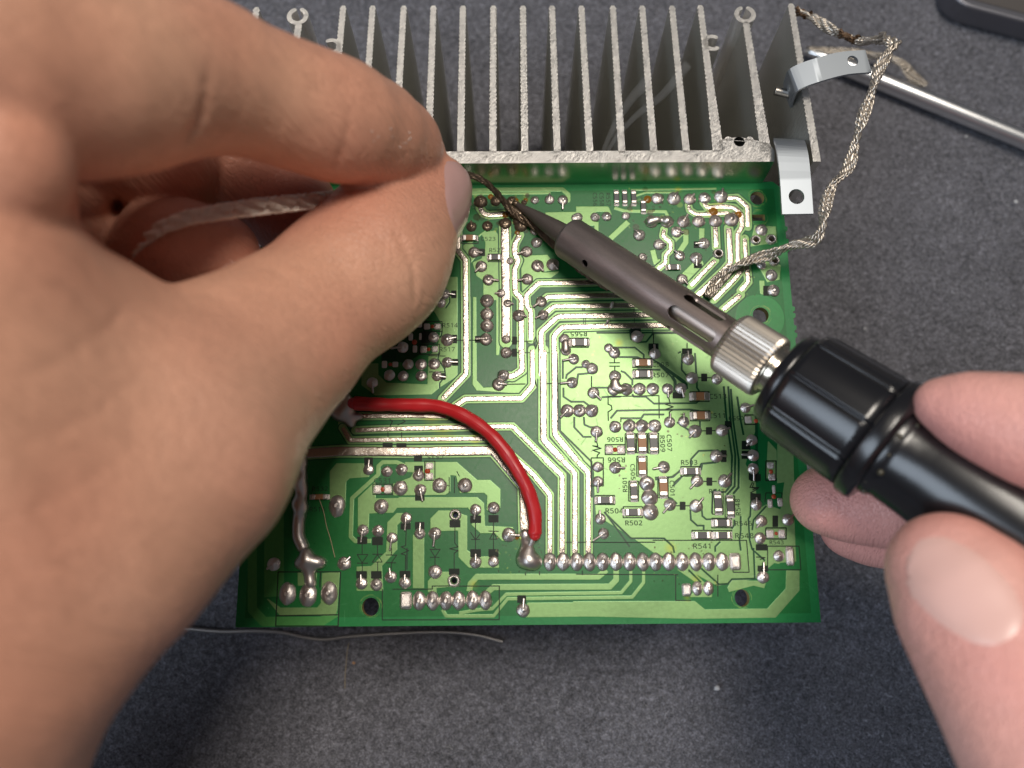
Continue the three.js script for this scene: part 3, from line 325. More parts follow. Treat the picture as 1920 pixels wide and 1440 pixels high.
// a field of tapered capsules, joined smoothly and meshed with surface nets
function blend(prims, cell, k, groups) {
  const lo = V(1e9, 1e9, 1e9), hi = V(-1e9, -1e9, -1e9);
  for (const p of prims) for (const [q, r] of [[p.a, p.ra], [p.b, p.rb]]) { lo.min(q.clone().subScalar(r + 2 * cell + k * 0.7)); hi.max(q.clone().addScalar(r + 2 * cell + k * 0.7)); }
  const nx = Math.ceil((hi.x - lo.x) / cell) + 1, ny = Math.ceil((hi.y - lo.y) / cell) + 1, nzz = Math.ceil((hi.z - lo.z) / cell) + 1, F = new Float32Array(nx * ny * nzz).fill(1);
  const G = new Map(); for (const p of prims) { const key = p.g ?? 0; if (!G.has(key)) G.set(key, []); G.get(key).push(p); }
  const smin = (a, b, kk) => { const h = Math.max(kk - Math.abs(a - b), 0) / kk; return Math.min(a, b) - h * h * kk * 0.25; };
  const local = G.size > 1 ? new Float32Array(F.length) : F;
  for (const [key, ps] of G) {
    if (local !== F) local.fill(1);
    const carve = [];
    for (const p of ps) {
      if (p.cut) { carve.push(p); continue; }
      const kk = p.k ?? k, rm = Math.max(p.ra, p.rb) + kk + 3 * cell, ab = p.b.clone().sub(p.a), L2 = ab.lengthSq() || 1e-12;
      const r0 = [Math.min(p.a.x, p.b.x), Math.min(p.a.y, p.b.y), Math.min(p.a.z, p.b.z)], r1 = [Math.max(p.a.x, p.b.x), Math.max(p.a.y, p.b.y), Math.max(p.a.z, p.b.z)], L = [lo.x, lo.y, lo.z], n = [nx, ny, nzz];
      const i0 = r0.map((v, i) => Math.max(0, Math.floor((v - rm - L[i]) / cell))), i1 = r1.map((v, i) => Math.min(n[i] - 1, Math.ceil((v + rm - L[i]) / cell)));
      for (let z = i0[2]; z <= i1[2]; z++) for (let y = i0[1]; y <= i1[1]; y++) for (let x = i0[0]; x <= i1[0]; x++) {
        const X = lo.x + x * cell - p.a.x, Y = lo.y + y * cell - p.a.y, Z = lo.z + z * cell - p.a.z, t = Math.min(1, Math.max(0, (X * ab.x + Y * ab.y + Z * ab.z) / L2));
        const d = Math.hypot(X - ab.x * t, Y - ab.y * t, Z - ab.z * t) - (p.ra + (p.rb - p.ra) * t), i = (z * ny + y) * nx + x; local[i] = smin(local[i], d, kk);
      }
    }
    if (local !== F) { const kk = groups ?? k; for (let i = 0; i < F.length; i++) if (local[i] < 0.02) F[i] = smin(F[i], local[i], kk); }
  }
  for (const p of prims) if (p.cut) {
    const rm = Math.max(p.ra, p.rb) + p.cut + 2 * cell, ab = p.b.clone().sub(p.a), L2 = ab.lengthSq() || 1e-12;
    for (let z = Math.max(0, Math.floor((Math.min(p.a.z, p.b.z) - rm - lo.z) / cell)); z <= Math.min(nzz - 1, Math.ceil((Math.max(p.a.z, p.b.z) + rm - lo.z) / cell)); z++) for (let y = Math.max(0, Math.floor((Math.min(p.a.y, p.b.y) - rm - lo.y) / cell)); y <= Math.min(ny - 1, Math.ceil((Math.max(p.a.y, p.b.y) + rm - lo.y) / cell)); y++) for (let x = Math.max(0, Math.floor((Math.min(p.a.x, p.b.x) - rm - lo.x) / cell)); x <= Math.min(nx - 1, Math.ceil((Math.max(p.a.x, p.b.x) + rm - lo.x) / cell)); x++) {
      const X = lo.x + x * cell - p.a.x, Y = lo.y + y * cell - p.a.y, Z = lo.z + z * cell - p.a.z, t = Math.min(1, Math.max(0, (X * ab.x + Y * ab.y + Z * ab.z) / L2)), d = -(Math.hypot(X - ab.x * t, Y - ab.y * t, Z - ab.z * t) - (p.ra + (p.rb - p.ra) * t)), i = (z * ny + y) * nx + x; F[i] = -smin(-F[i], -d, p.cut);
    }
  }
  // surface nets
  const vid = new Int32Array(F.length).fill(-1), pos = [], idx = [], sy = nx, sz = nx * ny;
  for (let z = 0; z < nzz - 1; z++) for (let y = 0; y < ny - 1; y++) for (let x = 0; x < nx - 1; x++) {
    const o = z * sz + y * sy + x; let m = 0; for (let c = 0; c < 8; c++) if (F[o + (c & 1) + (c >> 1 & 1) * sy + (c >> 2) * sz] < 0) m |= 1 << c;
    if (m === 0 || m === 255) continue;
    let ax = 0, ay = 0, az = 0, n = 0;
    for (let c = 0; c < 8; c++) for (const b of [1, 2, 4]) { if (c & b) continue; const d = c | b; if ((m >> c & 1) === (m >> d & 1)) continue; const f0 = F[o + (c & 1) + (c >> 1 & 1) * sy + (c >> 2) * sz], f1 = F[o + (d & 1) + (d >> 1 & 1) * sy + (d >> 2) * sz], t = f0 / (f0 - f1); ax += (c & 1) + (b === 1 ? t : 0); ay += (c >> 1 & 1) + (b === 2 ? t : 0); az += (c >> 2) + (b === 4 ? t : 0); n++; }
    vid[o] = pos.length / 3; pos.push(lo.x + (x + ax / n) * cell, lo.y + (y + ay / n) * cell, lo.z + (z + az / n) * cell);
  }
  for (let z = 1; z < nzz - 1; z++) for (let y = 1; y < ny - 1; y++) for (let x = 1; x < nx - 1; x++) {
    const o = z * sz + y * sy + x, s = F[o] < 0;
    for (const [st, u, v] of [[1, sy, sz], [sy, sz, 1], [sz, 1, sy]]) { if (s === (F[o + st] < 0)) continue; const a = vid[o], b = vid[o - u], c = vid[o - u - v], d = vid[o - v]; if (a < 0 || b < 0 || c < 0 || d < 0) continue; if (s) idx.push(a, b, c, a, c, d); else idx.push(a, c, b, a, d, c); }
  }
  const g = new THREE.BufferGeometry(); g.setAttribute('position', new THREE.Float32BufferAttribute(pos, 3)); g.setIndex(idx); g.computeVertexNormals(); g.userData.field = fieldOf(prims, k, groups);
  return g;
}
lump([[562, 860, 0, 1.3], [563, 870, 0.3, 1.5], [562, 882, 0, 1.15], [565, 892, 0.1, 1.2], [561, 903, 0.5, 1.5], [565, 914, 0.2, 1.3], [567, 923, 0, 1.05], [564, 933, 0.1, 1.2], [561, 944, 0.6, 1.45], [564, 953, 0.7, 1.45], [563, 964, 0.1, 1.2], [561, 973, 0, 1.2], [560, 984, 0, 1.2], [560, 995, 0, 1.2], [560, 1006, 0, 1.2], [564, 1016, 0, 1.2], [569, 1026, 0.1, 1.2]], M.solder, 'solder_run', 0.7);
lump([[574, 1036, 0.6, 1.1], [576, 1050, 0.8, 1.5], [564, 1056, 0.2, 1.2], [594, 1054, 0.6, 1.2], [603, 1055, 0.2, 0.9], [580, 1068, 0.2, 1.2], [581, 1082, 0, 1.0], [583, 1094, 0, 1.1]]);
lump([[640, 742, 0.3, 0.9], [648, 752, 0.9, 1.5], [645, 770, 0.9, 1.6], [655, 785, 0.4, 1.2], [668, 781, 0.1, 0.7], [676, 781, 0, 0.5], [660, 796, 0, 0.6], [637, 778, 0.4, 1.3], [630, 768, 0.3, 1.4], [656, 762, 1.0, 1.0]], M.solderDull);
lump([[984, 1000, 0.2, 0.9], [986, 1018, 0.2, 1.0], [985, 1040, 0.4, 1.6], [992, 1050, 0.9, 1.7], [1003, 1054, 0.4, 1.4], [997, 1010, 1.4, 0.55], [993, 1030, 1.0, 0.7], [980, 1052, 0, 1.2]]);
lump([[1153, 716, 0.2, 0.9], [1162, 730, 0.4, 0.75], [1150, 728, 0.1, 0.7], [1173, 729, 0.1, 0.7]], M.solderDull); lump([[1219, 416, 0.3, 1.0], [1232, 412, 0.5, 0.75], [1250, 415, 0.4, 1.0]], M.solder); lump([[1060, 642, 0.1, 0.7], [1060, 650, 0.2, 0.55], [1061, 658, 0.1, 0.7]], M.solderDull);
lump([[952, 384, 1.0, 0.6], [958, 390, 1.4, 0.7], [966, 396, 1.2, 0.8], [975, 402, 1.1, 0.8], [983, 412, 0.9, 0.7], [990, 420, 0.8, 0.6]], M.solderBurnt, 'burnt_flux', 0.5);
lump([[960, 400, 0.2, 0.8], [975, 408, 0.4, 0.9], [985, 418, 0.1, 0.7], [968, 418, 0, 0.7]], M.solderBurnt);
for (const [R, x, y, s] of [['I', 640, 250, 34], ['I', 940, 295, 34], ['I', 815, 465, 38], ['I', 960, 680, 30], ['B', 560, 225, 30], ['B', 1075, 320, 34], ['B', 1270, 345, 30], ['G', 870, 610, 22], ['I', 1060, 290, 26]]) joint(R, x, y, s, { mat: M.flux, flat: 0.45 }).name = 'flux_residue';

// the tall parts on the other side, on which the board rests
{
  const sleeve = std({ color: lin(0.02, 0.03, 0.08), roughness: 0.35 });
  for (const [x, z, r, h] of [[-30, 20, 9, 43.2], [-8, 24, 9, 43.2], [30, 22, 8, 43.2], [38, -8, 6, 30], [12, -4, 6, 26]]) part('capacitor_can', new THREE.LatheGeometry([[0.0001, 0], [r, 0], [r, -2], [r - 0.6, -3], [r, -4], [r, -h + 0.8], [r - 0.8, -h], [0.0001, -h]].map(([a, b]) => new THREE.Vector2(a * MM, b * MM)).reverse(), 28).translate(x * MM, -1.65 * MM, z * MM), sleeve, board, false);
}

// ---------------------------------------------------------------- red wire
{
  const w = thing('jumper_wire', 'red insulated wire soldered across the board in a curve', 'wire', at(830, 780, 0));
  const P = [[662, 756, 2.2], [700, 758, 2.2], [780, 760, 2.4], [820, 762, 2.6], [870, 780, 3.2], [920, 815, 3.6], [960, 865, 3.6], [990, 920, 3.0], [1003, 965, 2.4], [1003, 1003, 2.0]].map((a) => at(...a));
  const red = phy({ color: lin(0.56, 0.016, 0.022), roughness: 0.4, clearcoat: 0.25, clearcoatRoughness: 0.3, bumpMap: grainTex(8, 256, (x, y) => 0.5 + tileN(x, y, 256, 8, 4) * 0.5), bumpScale: 0.0002 });
  const R = 1.34 * MM, g = tubeVar(P, (t) => R * (1 + 0.035 * Math.sin(t * 31) + 0.03 * Math.sin(t * 77)) * (t < 0.006 || t > 0.994 ? 0.86 : 1), 160, 18);
  part('insulation', merge([g, ball(P[0], R * 0.84), ball(P.at(-1), R * 0.84)]), red, w);
  part('bare_end', tube([at(1002, 996, 2.0), at(998, 1012, 1.6), at(992, 1030, 0.8), at(992, 1044, 0.4)], 0.62 * MM, 16, 10), M.solder, w);
  part('bare_end', tube([at(668, 756, 2.2), at(655, 757, 2.0), at(644, 762, 1.0)], 0.62 * MM, 12, 10), M.solderDull, w);
}

// ---------------------------------------------------------------- heat sink
const TILT = THREE.MathUtils.degToRad(5), HS0 = at(960, 306, 8), HSN = V(0, Math.cos(TILT), -Math.sin(TILT));
const onHS = (x, y) => { const d = RAY(x, y), t = HS0.clone().sub(EYE).dot(HSN) / d.dot(HSN); return EYE.clone().addScaledVector(d, t); };
{
  const [c, g] = canvas(1024, 1024, '#eeeeee'), r = rng(9);
  for (let i = 0; i < 9000; i++) { const x = r() * 1024, y = r() * 1024, a = 0.85 + (r() - 0.5) * 0.9, l = 14 + r() * 60, v = 165 + r() * 90 | 0; g.strokeStyle = `rgba(${v},${v},${v},${0.25 + r() * 0.5})`; g.lineWidth = 0.6 + r() * 2; for (const [ox, oy] of [[0, 0], [-1024, 0], [0, -1024], [0, 1024]]) { g.beginPath(); g.moveTo(x + ox, y + oy); g.lineTo(x + ox + Math.cos(a) * l, y + oy - Math.sin(a) * l); g.stroke(); } }
  const scr = tex(c, false, 70), alu = std({ color: lin(1, 0.97, 0.93), map: scr, metalness: 1, roughness: 0.48, bumpMap: scr, bumpScale: 0.0004 }), plateM = std({ color: lin(0.55, 0.55, 0.52), metalness: 1, roughness: 0.27 }), zinc = std({ color: lin(0.40, 0.435, 0.475), metalness: 0.9, roughness: 0.48 });
  M.alu = alu; M.zinc = zinc;
  const hs = thing('heat_sink', 'silver aluminium heat sink with tall parallel fins standing behind the circuit board', 'heat sink', HS0.clone());
  hs.rotation.x = -TILT; hs.updateMatrixWorld(true);
  const inv = hs.matrixWorld.clone().invert(), L = (x, y) => { const p = onHS(x, y).applyMatrix4(inv); return new THREE.Vector2(p.x, -p.z); };   // (x, up the picture)
  const DEEP = 53 * MM, ext = (sh) => new THREE.ExtrudeGeometry(sh, { depth: DEEP, bevelEnabled: false, curveSegments: 8 }).translate(0, 0, -DEEP).rotateX(-Math.PI / 2);
  const finM = std({ color: lin(0.78, 0.77, 0.72), metalness: 1, roughness: 0.5 }), both = [alu, finM], bothB = [alu, plateM];
  const fin = (x1, y1, x2, y2, w1, w2, ridged = true) => {                    // tip and root in the picture
    const a = L(x1, y1), b = L(x2, y2), d = b.clone().sub(a), n = new THREE.Vector2(-d.y, d.x).normalize(), len = d.length(), s = new THREE.Shape(), K = Math.round(len / (0.5 * MM)), pt = (t, sd) => { const w = (w1 + (w2 - w1) * t * t) * MM / 2, z = ridged && t < 0.84 ? (Math.round(t * K) % 2 ? 0.15 * MM : -0.07 * MM) : 0; return a.clone().addScaledVector(d, t).addScaledVector(n, sd * (w + z)); };
    const out = []; for (let i = 0; i <= K; i++) out.push(pt(i / K, 1)); for (let i = K; i >= 0; i--) out.push(pt(i / K, -1));
    out.push(a.clone().addScaledVector(d, -0.35 * MM / len).addScaledVector(n, -w1 * MM * 0.3), a.clone().addScaledVector(d, -0.35 * MM / len).addScaledVector(n, w1 * MM * 0.3));
    out.forEach((p, i) => s[i ? 'lineTo' : 'moveTo'](p.x, p.y)); s.closePath(); return part('fin', ext(s), both, hs, false);
  };
  const arc = (cx, cy, r0, r1, a0, a1) => { const s = new THREE.Shape(); for (let i = 0; i <= 16; i++) { const a = a0 + (a1 - a0) * i / 16; s[i ? 'lineTo' : 'moveTo'](cx + Math.cos(a) * r1, cy + Math.sin(a) * r1); } for (let i = 0; i <= 4; i++) { const a = a1, m = (r0 + r1) / 2, h = (r1 - r0) / 2, q = Math.PI * i / 4; s.lineTo(cx + Math.cos(a) * (m + h * Math.cos(q)) - Math.sin(a) * h * Math.sin(q), cy + Math.sin(a) * (m + h * Math.cos(q)) + Math.cos(a) * h * Math.sin(q)); } for (let i = 16; i >= 0; i--) { const a = a0 + (a1 - a0) * i / 16; s.lineTo(cx + Math.cos(a) * r0, cy + Math.sin(a) * r0); } for (let i = 0; i <= 4; i++) { const a = a0, m = (r0 + r1) / 2, h = (r1 - r0) / 2, q = Math.PI * i / 4; s.lineTo(cx + Math.cos(a) * (m - h * Math.cos(q)) + Math.sin(a) * h * Math.sin(q), cy + Math.sin(a) * (m - h * Math.cos(q)) - Math.cos(a) * h * Math.sin(q)); } return s; };
  const base = new THREE.Shape(); { const q = [L(425, 309), L(425, 286), L(1345, 282), L(1350, 262), L(1362, 262), L(1440, 268), L(1452, 282), L(1452, 303)]; q.forEach((p, i) => base[i ? 'lineTo' : 'moveTo'](p.x, p.y)); base.closePath(); }
  { const ctr = L(1386, 264); const k = new THREE.Path(); k.absarc(ctr.x, ctr.y - 0.2 * MM, 1.15 * MM, 0, 6.2832, true); base.holes.push(k); }
  part('base_plate', ext(base), bothB, hs, false);
    fin(481, 16, 438, 300, 1.25, 1.5); fin(1483, 9, 1532, 303, 1.25, 1.6);
  for (const [a, b, c] of [[643.6, 618, 1], [698.7, 680, 1], [757, 741, 1], [812.8, 803, 1], [868, 863.5, 1], [925, 924, 1], [980.5, 984, 1], [1035, 1045, 1], [1090, 1106, 1], [1149, 1166, 1], [1204, 1226, 1], [1260, 1287, 1]]) fin(a, 13, b, 286, 1.2, 1.45);
  fin(1313, 12, 1347, 284, 1.2, 2.3); const f2 = fin(560, 46, 524, 286, 1.35, 2.1), f3 = fin(1399, 44, 1436, 284, 1.35, 2.3);
  for (const [x, y, q] of [[558, 30, 1], [1397, 27, 1]]) { const p = L(x, y); part('screw_channel', ext(arc(p.x, p.y, 1.35 * MM, 2.35 * MM, 2.35 - Math.PI * 0.10, 2 * Math.PI + 0.785 + Math.PI * 0.10)), alu, hs, false); }
  for (const [x, y, sd] of [[621, 87, -1], [1336, 80, 1]]) { const p = L(x, y); part('screw_channel', ext(arc(p.x, p.y, 1.2 * MM, 2.1 * MM, sd > 0 ? 1.0 : -2.1, sd > 0 ? 5.3 : 2.1)), alu, hs, false); }
  for (const [x, y, a0, a1] of [[1366, 262, 0.2, 3.4], [1406, 262, -0.3, 2.9]]) { const p = L(x, y); part('screw_channel', ext(arc(p.x, p.y, 0.05 * MM, 0.75 * MM, a0, a1)), alu, hs, false); }
  // sheet-metal brackets: a bent strip of even thickness with a drilled hole
  const bracket = (path, side, w, holeAt, holeR) => {
    const curve = new THREE.CatmullRomCurve3(path, false, 'centripetal', 0.5), n = 70, th = 0.55 * MM, pos = [], idx = [];
    for (let i = 0; i <= n; i++) { const p = curve.getPointAt(i / n), t = curve.getTangentAt(i / n), s = side.clone().addScaledVector(t, -side.dot(t)).normalize(), nn = new THREE.Vector3().crossVectors(s, t).normalize(); for (const [u, v] of [[-1, 1], [1, 1], [1, -1], [-1, -1]]) { const q = p.clone().addScaledVector(s, u * w / 2).addScaledVector(nn, v * th / 2); pos.push(q.x, q.y, q.z); } if (i) for (let j = 0; j < 4; j++) { const o = (i - 1) * 4, a = o + j, b = o + (j + 1) % 4; idx.push(a, b, a + 4, b, b + 4, a + 4); } }
    idx.push(0, 2, 1, 0, 3, 2); const e = n * 4; idx.push(e, e + 1, e + 2, e, e + 2, e + 3);
    let g = new THREE.BufferGeometry(); g.setAttribute('position', new THREE.Float32BufferAttribute(pos, 3)); g.setIndex(idx); g = toCreasedNormals(g.toNonIndexed(), 0.6); g.setAttribute('uv', new THREE.Float32BufferAttribute(new Float32Array(g.attributes.position.count * 2), 2));
    const t = curve.getTangentAt(0.9), nn = new THREE.Vector3().crossVectors(side, t).normalize(), cyl = new Brush(new THREE.CylinderGeometry(holeR, holeR, 8 * MM, 28)); cyl.quaternion.setFromUnitVectors(V(0, 1, 0), nn); cyl.position.copy(holeAt); cyl.updateMatrixWorld(true);
    const b = new Brush(g); b.updateMatrixWorld(true); const ev = new Evaluator(); ev.useGroups = false; return ev.evaluate(b, cyl, SUBTRACTION).geometry;
  };
  const A = onHS(1484, 150), B = onHS(1490, 290);
  part('mounting_bracket', bracket([at(1476, 215, -14), at(1477, 190, -4), at(1480, 168, 6), at(1487, 152, 9.5), at(1500, 144, 10.5), at(1540, 130, 11.5), at(1580, 120, 11.5), at(1627, 116, 11)], V(0.2, 0, 1).normalize(), 5.2 * MM, at(1598, 115, 11.4), 1.15 * MM), zinc, hs).userData.label = 'zinc bracket on the outer fin with its free end bent over sideways';
  part('mounting_bracket', bracket([at(1476, 262, -10), at(1478, 264, 2), at(1480, 267, 8.5), at(1483, 276, 10.5), at(1486, 292, 11), at(1490, 330, 10.6), at(1495, 402, 10)], V(1, 0, 0.06).normalize(), 6.1 * MM, at(1493, 369, 10.4), 1.55 * MM), zinc, hs).userData.label = 'zinc bracket reaching over the corner of the circuit board';
  part('mounting_bracket', bracket([at(440, 100, -14), at(442, 80, -2), at(440, 62, 4), at(430, 48, 5.5), at(410, 36, 6), at(380, 20, 6)], V(0.4, 0, -1).normalize(), 5 * MM, at(350, 12, 6), 1 * MM), std({ color: lin(0.55, 0.6, 0.52), metalness: 0.5, roughness: 0.5 }), hs).userData.label = 'pale bracket at the far corner, mostly behind the finger';
  { const P0 = at(1452, 170, 4), P1 = at(1486, 178, 4), ax = P1.clone().sub(P0), len = ax.length(), prof = []; prof.push(new THREE.Vector2(0, 0)); for (let i = 0; i <= 18; i++) prof.push(new THREE.Vector2((i % 2 ? 0.98 : 0.78) * MM, len * i / 18)); prof.push(new THREE.Vector2(0, len)); const g = new THREE.LatheGeometry(prof, 18); g.applyQuaternion(new THREE.Quaternion().setFromUnitVectors(V(0, 1, 0), ax.normalize())); g.translate(P0.x, P0.y, P0.z); part('screw', g, std({ color: lin(0.42, 0.39, 0.35), metalness: 1, roughness: 0.38 }), hs); }
}

// ---------------------------------------------------------------- soldering iron
const IR0 = at(967, 382, 1.0), IR1 = at(1925, 1002, 36), IRA = IR1.clone().sub(IR0).normalize();
const ironAt = (x) => { let lo = 0, hi = 0.2; for (let i = 0; i < 40; i++) { const m = (lo + hi) / 2, p = IR0.clone().addScaledVector(IRA, m).sub(EYE), sx = 960 + FOCAL * p.dot(RIGHT) / -p.dot(BACK); if (sx < x) lo = m; else hi = m; } return lo; };
const ironR = (x, rpx) => rpx * depthOf(IR0.clone().addScaledVector(IRA, ironAt(x))) / FOCAL;
{
  const iron = thing('soldering_iron', 'soldering iron with bare metal barrel and black handle touching the board', 'soldering iron', IR0.clone());
  iron.quaternion.setFromUnitVectors(V(0, 1, 0), IRA); iron.updateMatrixWorld(true);
  // turn about the axis so that the slot faces the lens
  const toEye = EYE.clone().sub(IR0).addScaledVector(IRA, -EYE.clone().sub(IR0).dot(IRA)).normalize(), q = new THREE.Quaternion().setFromUnitVectors(V(0, 0, 1).applyQuaternion(iron.quaternion), toEye); iron.quaternion.premultiply(q); iron.updateMatrixWorld(true);
  const P = (x, r) => new THREE.Vector2(ironR(x, r), ironAt(x)), lathe = (pts, n = 56) => new THREE.LatheGeometry(pts, n);
  const wear = grainTex(12, 512, (x, y, r) => 0.5 + tileN(x, y, 512, 6, 2) * 0.4 + tileN(x, y, 512, 30, 5) * 0.25 + (r() - 0.5) * 0.1);
  const [wc, wg] = canvas(512, 512); { const id = wg.createImageData(512, 512), r = rng(3); for (let y = 0; y < 512; y++) for (let x = 0; x < 512; x++) { const k = 1 + tileN(x, y, 512, 5, 1) * 0.35 + tileN(x, y, 512, 20, 2) * 0.2 + (r() - .5) * .08, w = tileN(x, y, 512, 3, 8) * 22, i = (y * 512 + x) * 4; id.data[i] = (152 + w * 0.8) * k; id.data[i + 1] = 142 * k; id.data[i + 2] = (140 - w * 0.8) * k; id.data[i + 3] = 255; } wg.putImageData(id, 0, 0); }
  const barrelM = std({ map: tex(wc, true, 1), metalness: 0.85, roughness: 0.42, roughnessMap: null, bumpMap: wear, bumpScale: 0.00008 });
  const tipM = std({ color: lin(0.17, 0.145, 0.135), metalness: 0.7, roughness: 0.5, bumpMap: wear, bumpScale: 0.0001 });
  part('tip', lathe([new THREE.Vector2(0.0001, -0.6 * MM), P(970, 5), P(985, 8), P(1010, 13), P(1040, 18), P(1066, 21), P(1080, 21), P(1080, 4)], 40), tipM, iron, false);
  part('tip_end', new THREE.LatheGeometry([[0, -0.9], [0.42, -0.7], [0.62, -0.2], [0.7, 0.5], [0, 0.6]].map(([a, b]) => new THREE.Vector2(a * MM, b * MM)), 20), M.solderBurnt, iron.children[0], false);
  const s0 = ironAt(1064), s1 = ironAt(1366), rb0 = ironR(1072, 40), rb1 = ironR(1350, 41), th = 0.45 * MM;
  const tubeG = lathe([new THREE.Vector2(rb0 * 0.55, s0 + 0.1 * MM), new THREE.Vector2(rb0 * 0.86, s0), new THREE.Vector2(rb0 * 0.96, s0 + 0.35 * MM), new THREE.Vector2(rb0, s0 + 0.9 * MM), new THREE.Vector2((rb0 + rb1) / 2, (s0 + s1) / 2), new THREE.Vector2(rb1, s1), new THREE.Vector2(rb1 - th, s1), new THREE.Vector2((rb0 + rb1) / 2 - th, (s0 + s1) / 2), new THREE.Vector2(rb0 - th, s0 + 1 * MM), new THREE.Vector2(rb0 * 0.55, s0 + 0.6 * MM), new THREE.Vector2(rb0 * 0.55, s0 + 0.1 * MM)], 72);
  const ev = new Evaluator(); ev.useGroups = false; let bar = new Brush(tubeG); bar.updateMatrixWorld(true);
  const cutter = (yc, len, w, ang) => { const gs = new THREE.Shape(); gs.absarc(0, len / 2, w / 2, 0, Math.PI, false); gs.absarc(0, -len / 2, w / 2, Math.PI, 2 * Math.PI, false); gs.closePath(); const b = new Brush(new THREE.ExtrudeGeometry(gs, { depth: 9 * MM, bevelEnabled: false, curveSegments: 12 })); b.rotation.y = ang; b.position.set(0, yc, 0); b.updateMatrixWorld(true); return b; };
  const sc = ironAt(1312), sl = ironAt(1342) - ironAt(1286);
  for (const [yc, len, w, a] of [[sc, sl * 1.15, 2.5 * MM, 0.24], [sc, sl, 2.2 * MM, -0.82], [sc, sl, 2.2 * MM, 1.3], [sc, sl, 2.2 * MM, 2.35], [sc, sl, 2.2 * MM, 3.4], [sc, sl, 2.2 * MM, 4.4], [ironAt(1122), 0.01 * MM, 1.5 * MM, 0.62], [ironAt(1122), 0.01 * MM, 1.5 * MM, 3.7]]) bar = ev.evaluate(bar, cutter(yc, len, w, a), SUBTRACTION);
  part('barrel', bar.geometry, barrelM, iron, false);
  part('heating_element', lathe([new THREE.Vector2(0.0001, s0 + 1.5 * MM), new THREE.Vector2(rb0 * 0.5, s0 + 1.5 * MM), new THREE.Vector2(rb1 * 0.5, s1), new THREE.Vector2(0.0001, s1)], 32), std({ color: lin(0.62, 0.52, 0.45), metalness: 0.9, roughness: 0.45 }), iron, false);
  // knurled nut: straight ridges round a chamfered barrel
  const n0 = ironAt(1366), n1 = ironAt(1446), rn = ironR(1405, 62), T = 46, ng = (() => { const prof = [[0.6, 0], [0.86, 0], [0.97, 0.05], [1, 0.12], [1, 0.9], [0.97, 0.97], [0.9, 1], [0.6, 1]], pos = [], idx = [], S = T * 4; prof.forEach(([r, t], i) => { for (let j = 0; j <= S; j++) { const a = j / S * Math.PI * 2, rid = [0, 0.5, 1, 0.5][j % 4] * 0.05 * (r > 0.95 ? 1 : 0), R = rn * (r - rid + 0.012); pos.push(Math.sin(a) * R, n0 + (n1 - n0) * t, Math.cos(a) * R); if (i && j) { const o = i * (S + 1) + j, u = o - S - 1; idx.push(u - 1, u, o, u - 1, o, o - 1); } } }); const g = new THREE.BufferGeometry(); g.setAttribute('position', new THREE.Float32BufferAttribute(pos, 3)); g.setIndex(idx); const f = g.toNonIndexed(); f.computeVertexNormals(); planarUV(f, 'x', 'y'); return f; })();
  part('knurled_nut', ng, std({ color: lin(0.60, 0.54, 0.47), metalness: 1, roughness: 0.4, bumpMap: wear, bumpScale: 0.0001, side: THREE.DoubleSide }), iron, false);
  part('collar', lathe([P(1440, 30), P(1440, 52), P(1449, 52), P(1450, 46), P(1480, 48), P(1480, 30)]), std({ color: lin(0.70, 0.62, 0.50), metalness: 1, roughness: 0.2 }), iron, false);
  const black = phy({ color: lin(0.008, 0.008, 0.010), roughness: 0.26, clearcoat: 0.35, clearcoatRoughness: 0.22, bumpMap: wear, bumpScale: 0.00004 });
  part('cap_lip', lathe([P(1467, 46), P(1467, 86), P(1470, 91), P(1480, 93), P(1490, 94), P(1492, 80)], 64), black, iron, false);
  const c0 = ironAt(1488), c1 = ironAt(1640), r0 = ironR(1490, 108), r1 = ironR(1640, 118);
  const cg = (() => { const pos = [], idx = [], S = 240, prof = [[0.7, 0], [0.93, 0.0], [0.985, 0.03], [1, 0.09], [1, 0.5], [1, 0.86], [1, 1], [0.7, 1]]; prof.forEach(([r, t], i) => { for (let j = 0; j <= S; j++) { const a = j / S * Math.PI * 2 + 0.25, ph = (j / S * 9) % 1, gr = t > 0.05 && t < 0.9 ? Math.exp(-Math.pow((ph - 0.5) / 0.035, 2)) * 0.05 + Math.exp(-Math.pow((ph - 0.42) / 0.03, 2)) * -0.02 : 0, R = (r0 + (r1 - r0) * t) * (r - gr); pos.push(Math.sin(a) * R, c0 + (c1 - c0) * t, Math.cos(a) * R); if (i && j) { const o = i * (S + 1) + j, u = o - S - 1; idx.push(u - 1, u, o, u - 1, o, o - 1); } } }); const g = new THREE.BufferGeometry(); g.setAttribute('position', new THREE.Float32BufferAttribute(pos, 3)); g.setIndex(idx); g.computeVertexNormals(); return planarUV(g, 'x', 'y'); })();
  const blk2 = black.clone(); blk2.side = THREE.DoubleSide;
  part('cap', cg, blk2, iron, false);
  part('flange', lathe([P(1636, 90), P(1637, 121), P(1641, 125), P(1660, 126), P(1667, 124), P(1671, 112), P(1672, 90)], 72), black, iron, false);
  part('handle', lathe([P(1668, 30), P(1668, 101), P(1672, 104), P(1684, 101), P(1692, 97), P(1740, 100), P(1850, 112), new THREE.Vector2(8.6 * MM, 0.16), new THREE.Vector2(9.5 * MM, 0.215), new THREE.Vector2(8 * MM, 0.222), new THREE.Vector2(0.0001, 0.223)], 72), black, iron, false);
  const gunk = blend([0, 1, 2, 3, 4, 5, 6, 7].map((i) => { const a = -1.3 + i * 0.36, R = ironR(1678, 100), p = iron.localToWorld(V(Math.sin(a) * R, ironAt(1676) + (i % 3) * 0.5 * MM, Math.cos(a) * R)); return { a: p, b: p, ra: (0.35 + (i % 2) * 0.2) * MM, rb: 0.4 * MM }; }), 0.2 * MM, 1 * MM);
  part('flux_residue', planarUV(gunk), std({ color: lin(0.05, 0.045, 0.03), roughness: 0.35 }), iron);
}

